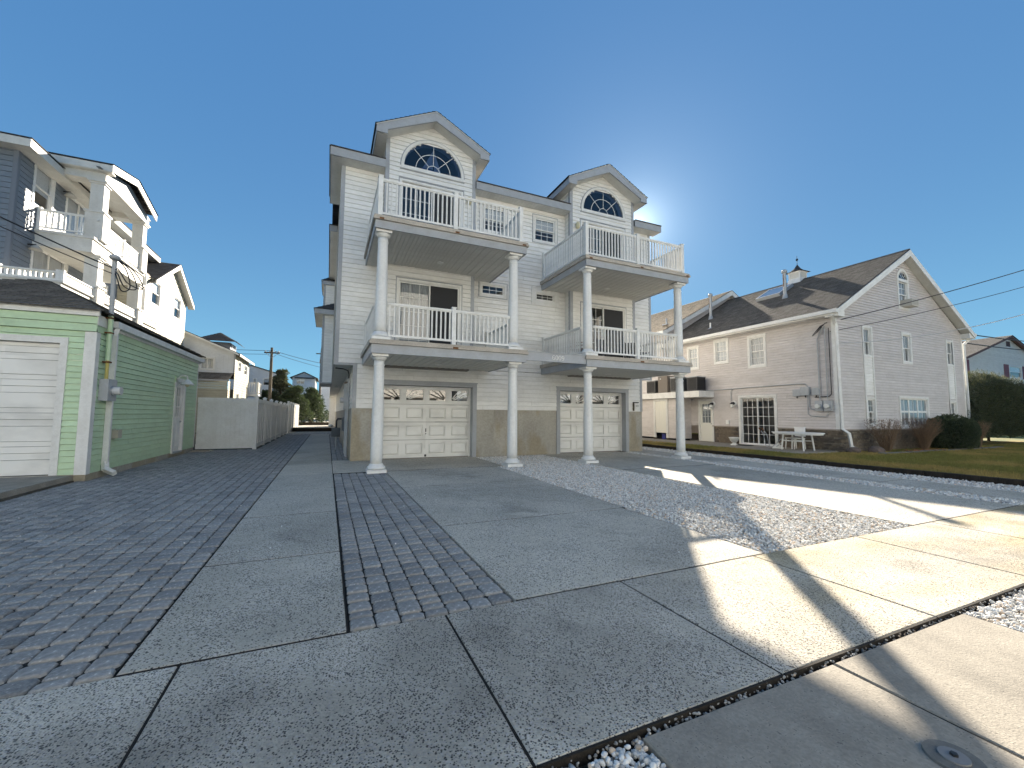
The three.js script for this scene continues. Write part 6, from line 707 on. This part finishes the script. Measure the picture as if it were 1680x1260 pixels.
// ---------- house with maroon shutters far right ----------
{
  const G = thing('shuttered_house', 'pale sided gable house with maroon shutters behind the tall hedge', 'house', [58, 0, -19]), Z = -18, c = 63.1, pk = 9.6, s = 0.28, win = [[63.0, 65.9, 5.6, 6.75], [51.6, 53, 5.6, 6.75]];
  siding(G, sid(0.80, 0.76, 0.69), 0.19, 0, pk, [[faceZ(Z), { outline: (y) => { const h = Math.min(11, (pk - y) / s); return [c - h, c + h]; }, holes: [...win, [62.5, 63.65, 8.7, 9.25]] }]]); laySiding(G, 120);
  mesh('rake_board', [prism([[c, pk + 0.2], [c - 11.4, pk + 0.2 - 11.4 * s], [c - 11.4, pk - 11.4 * s], [c, pk]], Z + 0.1, Z + 0.35), prism([[c, pk + 0.2], [c + 11.4, pk + 0.2 - 11.4 * s], [c + 11.4, pk - 11.4 * s], [c, pk]], Z + 0.1, Z + 0.35)], M(0.15, 0.08, 0.07, 0.7), G); mesh('roof', [roofPlane([c - 11.6, pk - 11.6 * s + 0.22, -30], [c - 11.6, pk - 11.6 * s + 0.22, Z + 0.4], [c, pk + 0.22, Z + 0.4], [c, pk + 0.22, -30], 30), roofPlane([c + 11.6, pk - 11.6 * s + 0.22, Z + 0.4], [c + 11.6, pk - 11.6 * s + 0.22, -30], [c, pk + 0.22, -30], [c, pk + 0.22, Z + 0.4], 30)], mat.shingleDark, G);
  for (const o of win) { putWindow(G, [(o[0] + o[1]) / 2, o[2], Z], 0, { w: o[1] - o[0], h: o[3] - o[2], cols: 1, rows: 1, back: 'blind', drop: 0.5, casing: 0.14, sill: false }); for (const k of [-1, 1]) { const x = k < 0 ? o[0] - 0.75 : o[1] + 0.75; mesh('shutter', [B(x - 0.55, x + 0.55, o[2] - 0.1, o[3] + 0.1, Z, Z + 0.05)], M(0.17, 0.035, 0.05, 0.6), G); } }
  { const v = node('gable_vent', G, [63.08, 8.7, Z]); mesh('frame', [B(-0.65, 0.65, -0.1, 0.0, 0, 0.05), B(-0.65, 0.65, 0.55, 0.65, 0, 0.05), B(-0.65, -0.55, 0, 0.55, 0, 0.05), B(0.55, 0.65, 0, 0.55, 0, 0.05)], mat.trimWhite, v); mesh('louvers', Array.from({ length: 6 }, (_, i) => B(-0.55, 0.55, 0.02 + i * 0.09, 0.07 + i * 0.09, -0.02, 0.03)), M(0.10, 0.07, 0.08, 0.8), v); }
}
// ---------- trees behind the alley fence ----------
function evergreen(at, h, w, n, label, tones) { const t = thing('evergreen_tree', label, 'tree', at, 'trees at the end of the alley'); local(t); mesh('trunk', tube([0, 0, 0], [0, h * 0.8, 0], 0.16, 0.05, 8), mat.wood, t); const cl = Array.from({ length: 46 }, () => { const y = Math.pow(rnd(), 0.9), r = w * (1 - y * 0.8) * Math.sqrt(rnd()), a = rr(0, 6.283); return [Math.cos(a) * r, h * (0.18 + 0.8 * y), Math.sin(a) * r, rr(0.3, 0.6) * (1.15 - 0.6 * y)]; }); for (let i = 0; i < 10; i++) mesh('limb', tube([0, cl[i][1] * 0.8, 0], cl[i].slice(0, 3), 0.05, 0.02, 5), mat.wood, t); foliage(t, 'crown', n, () => { const c = cl[Math.floor(rnd() * cl.length)], d = V(rr(-1, 1), rr(-1, 1), rr(-1, 1)).normalize(), k = Math.cbrt(rnd()) * c[3] * 1.5; return [[c[0] + d.x * k, c[1] + d.y * k * 0.7, c[2] + d.z * k], [d.x, d.y, d.z]]; }, leafG(0.2, 0.08), tones); }
evergreen([-4.3, 0, -47], 5.7, 1.5, 14000, 'tall grey-green evergreen tree beside the utility pole', [[0.09, 0.10, 0.05], [0.065, 0.075, 0.04], [0.11, 0.115, 0.06]]); evergreen([-3.1, 0, -46], 3.9, 2.0, 15000, 'dark squat evergreen in the middle of the alley trees', green); evergreen([-1.6, 0, -48], 3.9, 1.5, 9000, 'dark spiky evergreen rightmost over the alley fence', green); evergreen([-5.4, 0, -46], 3.4, 1.2, 7000, 'low dark evergreen left of the utility pole', green);
// ---------- poles and wires ----------
function sag(a, b, s, r, n = 20) { const p = []; for (let i = 0; i <= n; i++) { const t = i / n; p.push([lerp(a[0], b[0], t), lerp(a[1], b[1], t) - s * 4 * t * (1 - t), lerp(a[2], b[2], t)]); } return bend(p, r, 5, n); }
{ const P = thing('utility_pole', 'slim wooden utility pole with crossarm behind the alley fence', 'utility pole', [-5.0, 0, -45]); local(P); mesh('pole', tube([0, 0, 0], [-0.03, 7.6, 0], 0.17, 0.11, 12), M(0.42, 0.38, 0.31, 0.9, { map: per(T.bark, 0.6) }), P); mesh('crossarm', B(-0.65, 0.65, 7.05, 7.17, -0.06, 0.06), mat.wood, P); for (const x of [-0.55, -0.2, 0.25, 0.55]) mesh('insulator', tube([x, 7.17, 0], [x, 7.32, 0], 0.04), mat.white, P); mesh('brace', [tube([-0.5, 7.05, 0.05], [0, 6.6, 0.1], 0.02), tube([0.5, 7.05, 0.05], [0, 6.6, 0.1], 0.02)], mat.metal, P); }
{ const P = thing('utility_pole', 'thin pole at the far alley end beside the white house wall', 'utility pole', [-0.95, 0.5, -57]); local(P); mesh('pole', tube([0, 0, 0], [0, 9, 0], 0.16, 0.1, 10), M(0.36, 0.32, 0.27, 0.9, { map: per(T.bark, 0.6) }), P); mesh('meter_can', B(-0.2, 0.1, 0.6, 1.2, 0.1, 0.3), mat.metalPaint, P); mesh('crossarm', B(-0.6, 0.6, 8.3, 8.42, -0.06, 0.06), mat.wood, P); }
const wire = (a, b, s, r, label, m = mat.cable) => solo('overhead_wire', sag(a, b, s, r), m, label, 'wire');
wire([-5.0, 7.3, -45], [-40, 8.6, -50], 0.5, 0.022, 'upper wire running left from the alley utility pole'); wire([-5.2, 6.95, -45], [-40, 7.9, -50], 0.5, 0.018, 'lower wire running left from the alley utility pole'); wire([-4.8, 7.3, -45], [4, 6.2, -48], 0.3, 0.022, 'upper wire running right from the alley pole behind the white house'); wire([-4.6, 7.0, -45], [4, 5.6, -48], 0.3, 0.018, 'lower wire running right from the alley pole behind the white house');
wire([17.82, 5.1, -9.85], [30, 9.4, -2.9], 0.25, 0.017, 'black overhead service wire to the grey-mauve house corner'); wire([17.86, 4.75, -9.7], [30, 8.7, -2.95], 0.35, 0.012, 'thin wire just below the black service wire, right side'); wire([17.88, 4.25, -9.5], [30, 8.25, -3.1], 0.9, 0.016, 'lowest pale sagging wire before the gable wall', M(0.5, 0.5, 0.5, 0.3));
wire([28.9, 5.6, -9.6], [80, 10.4, -16], 0.4, 0.03, 'upper far wire beside the right gable eave'); wire([29, 5.2, -9.8], [80, 9.4, -16], 0.4, 0.03, 'lower far wire beside the right gable eave');
wire([-4.36, 4.5, -11.5], [-9, 6.5, -3.5], 0.25, 0.014, 'black service wire dropping to the green garage mast'); wire([-4.36, 4.38, -11.52], [-9, 6.35, -3.55], 0.3, 0.01, 'thin second wire below the garage service wire');
solo('tangled_wires', Array.from({ length: 6 }, (_, i) => bend([[17.84, 5.08, -9.86], [17.74 - 0.02 * i, 5.0 - 0.07 * i, -9.98 - 0.05 * i], [17.76, 4.82 - 0.03 * i, -10.05 - 0.04 * i], [17.84, 4.98, -9.96]], 0.009, 5, 14)), mat.cable, 'tangle of black wires at the service entrance under the eave', 'wires');
// ---------- utilities on the left wall of the white house ----------
{
  const X = 0.66; const ub = (y, h, z, w, d, label, m = mat.metalPaint) => { const g = thing('utility_box', label, 'utility box', [X, y, z]); local(g); mesh('cover', B(-d, 0, 0, h, -w / 2, w / 2), m, g); mesh('rim', B(-d * 0.6, 0, -0.02, h + 0.02, -w / 2 - 0.02, w / 2 + 0.02), m, g); return g; };
  const a = ub(1.55, 0.85, -15.1, 0.4, 0.17, 'tall grey meter cabinet on the alley side of the white house'); mesh('dial', new THREE.CylinderGeometry(0.09, 0.09, 0.12, 16).rotateZ(Math.PI / 2).translate(-0.22, 0.3, 0), M(0.5, 0.5, 0.5, 0.2), a);
  ub(1.55, 0.5, -16.2, 0.35, 0.14, 'smaller grey meter box behind the tall cabinet'); ub(0.75, 0.5, -17.5, 0.3, 0.14, 'low dark grey meter box behind the gas meter', M(0.12, 0.14, 0.16, 0.6)); ub(2.3, 0.28, -16.8, 0.25, 0.12, 'brown topped junction box beneath the overhang', M(0.2, 0.15, 0.1, 0.7));
  for (const [z, r, y1, label] of [[-14.7, 0.03, 2.88, 'front grey conduit down the alley wall of the white house'], [-15.1, 0.045, 1.55, 'thick grey conduit below the tall meter cabinet'], [-16.2, 0.035, 1.55, 'grey conduit below the smaller meter box']]) solo('conduit', tube([X - 0.06, 0, z], [X - 0.06, y1, z], r), mat.metalPaint, label, 'conduit');
  solo('conduit', pipe([[0.18, 2.86, -14.4], [0.42, 2.84, -14.4], [0.56, 2.8, -14.45], [0.6, 2.68, -14.5], [0.6, 2.4, -15.0]], 0.02), mat.cable, 'dark bent conduit crossing under the overhang soffit', 'conduit');
  const g = thing('gas_meter', 'dark grey gas meter on a pipe beside the alley path', 'gas meter', [0.34, 0, -17.9]); local(g); mesh('riser', pipe([[0, -0.02, 0], [0, 0.5, 0]], 0.025), mat.metalPaint, g); mesh('body', [B(-0.17, 0.15, 0.5, 0.85, -0.12, 0.12), new THREE.CylinderGeometry(0.13, 0.13, 0.1, 16).rotateX(Math.PI / 2).translate(0, 0.68, 0.14)], M(0.07, 0.085, 0.10, 0.6), g); mesh('piping', pipe([[0, 0.85, 0], [0, 1.12, 0], [0.05, 1.2, 0], [0.3, 1.2, 0]], 0.035), M(0.03, 0.035, 0.04, 0.6), g); mesh('regulator', new THREE.SphereGeometry(0.09, 12, 8).scale(1, 0.6, 1).translate(-0.2, 0.92, 0), mat.galv, g);
}
// valve cover in the kerb-side slab
{ const v = thing('valve_cover', 'round dark water valve cover set in the kerb-side slab', 'valve cover', [2.42, -0.006, -0.93]); local(v); mesh('ring', new THREE.CylinderGeometry(0.095, 0.1, 0.014, 28).translate(0, 0.004, 0), M(0.34, 0.33, 0.31, 0.8, { map: per(T.conc, 0.3) }), v); mesh('lid', new THREE.CylinderGeometry(0.05, 0.05, 0.01, 20).translate(0, 0.012, 0), M(0.22, 0.215, 0.21, 0.7), v); mesh('nut', new THREE.CylinderGeometry(0.014, 0.014, 0.014, 5).translate(0, 0.02, 0), mat.black, v); }
// furniture on the lower right balcony
{
  const y = 3.192, blk = M(0.03, 0.03, 0.035, 0.5), tan = M(0.36, 0.29, 0.25, 0.7);
  const chair = (at, turn, m, label, round) => { const t = thing('balcony_chair', label, 'chair', at, undefined, turn); local(t); mesh('seat', B(-0.25, 0.25, 0.4, 0.44, -0.25, 0.25), m, t); if (round) { const s = new THREE.Shape(); s.absarc(0, 0.78, 0.3, 0, 6.283); mesh('backrest', new THREE.ExtrudeGeometry(s, { depth: 0.03, bevelEnabled: false }).translate(0, 0, -0.26), m, t); } else mesh('backrest', [B(-0.25, 0.25, 0.5, 0.98, -0.27, -0.24), B(-0.27, -0.23, 0.4, 1.0, -0.27, -0.23), B(0.23, 0.27, 0.4, 1.0, -0.27, -0.23)], m, t); for (const sx of [-1, 1]) for (const sz of [-1, 1]) mesh('leg', tube([sx * 0.24, 0, sz * 0.24], [sx * 0.23, 0.42, sz * 0.23], 0.016), m, t); for (const sx of [-1, 1]) mesh('armrest', B(sx * 0.26 - 0.02, sx * 0.26 + 0.02, 0.62, 0.645, -0.25, 0.22), m, t); };
  chair([9.1, y, -12.2], 0, blk, 'black high-backed chair by the sliding door on the lower right balcony'); chair([10.35, y, -12.3], -0.5, blk, 'black chair in the right corner of the lower right balcony'); chair([7.75, y, -11.9], 0.6, tan, 'round-backed tan chair at the left end of the lower right balcony', true);
  const t = thing('balcony_table', 'low black table on the lower right balcony', 'table', [9.9, y, -11.7]); local(t); mesh('top', B(-0.45, 0.45, 0.42, 0.45, -0.3, 0.3), blk, t); for (const sx of [-1, 1]) for (const sz of [-1, 1]) mesh('leg', tube([sx * 0.4, 0, sz * 0.26], [sx * 0.4, 0.42, sz * 0.26], 0.018), blk, t);
}
// ---------- street and the sunlit houses across it, behind the camera: they light the shaded fronts and show in the garage windows ----------
struct('street', [B(-90, 110, -0.2, -0.1, 1.3, 11.5)], M(0.36, 0.35, 0.34, 0.95, { map: per(T.conc, 1.6) }));
slabs('kerb', [[-60, 60, 0.92, 1.28, -0.004]], mat.conc, toneConc, 0.6); slabs('sidewalk', Array.from({ length: 40 }, (_, i) => [-60 + i * 3, -57.01 + i * 3, 11.82, 12.3]), mat.conc, toneConc, 0.8); struct('kerb', [B(-90, 110, -0.2, 0.02, 11.5, 11.8)], mat.foundation);
function acrossHouse(x0, x1, z, h, mats, label, seedH) {
  const G = thing('opposite_house', label, 'house', [(x0 + x1) / 2, 0, z + 5], 'houses across the street'), c = (x0 + x1) / 2, holes = []; for (let f = 0; f < 4; f++) for (let k = 0; k < 3; k++) { const x = lerp(x0 + 1.6, x1 - 1.6, k / 2), y = 0.9 + f * 2.85; if (y + 1.6 < h) holes.push([x - 0.7, x + 0.7, y, y + 1.5]); }
  siding(G, mats, 0.3, 0, h, [[faceBack(z), { u0: x0, u1: x1, holes }], [faceX(x1), { u0: z, u1: z + 11 }], [faceXn(x0), { u0: z, u1: z + 11 }]]); laySiding(G, 150);
  for (const o of holes) putWindow(G, [(o[0] + o[1]) / 2, o[2], z], Math.PI, { w: 1.4, h: 1.5, cols: 2, rows: 2, back: 'blind', casing: 0.12, sill: false });
  mesh('gable', prism([[x0, h], [x1, h], [c, h + 2]], z, z + 0.2), mats[1], G); mesh('roof', [roofPlane([x0 - 0.4, h - 0.1, z - 0.4], [x0 - 0.4, h - 0.1, z + 11.4], [c, h + 2.1, z + 11.4], [c, h + 2.1, z - 0.4], 14), roofPlane([x1 + 0.4, h - 0.1, z + 11.4], [x1 + 0.4, h - 0.1, z - 0.4], [c, h + 2.1, z - 0.4], [c, h + 2.1, z + 11.4], 14)], mat.shingleGray, G);
  { const b = worldNode('porch', G); mesh('deck', B(x0 + 1, x1 - 1, 2.9, 3.1, z - 2, z), mat.white, b); railing(b, [x0 + 1, z - 1.95], [x1 - 1, z - 1.95], 3.1, 1, { gap: 0.3, thick: 0.06 }); for (const x of [x0 + 1.2, c, x1 - 1.2]) mesh('post', B(x - 0.1, x + 0.1, 0, 2.9, z - 1.95, z - 1.75), mat.white, b); }
}
const across = [['leftmost of the row'], ['second from the left'], ['third from the left'], ['fourth from the left'], ['fourth from the right'], ['third from the right'], ['second from the right'], ['rightmost of the row']];
across.forEach(([where], i) => { const a = -47.6 + i * 11.8; acrossHouse(a, a + 11.2, 12.7 + (i % 2) * 0.4, 12.4, i % 3 === 1 ? mat.whiteSiding : mat.paleSiding, (i % 3 === 1 ? 'white' : 'pale blue') + ' four-storey gabled house across the street, ' + where, i); });
renderer.render(scene, camera);
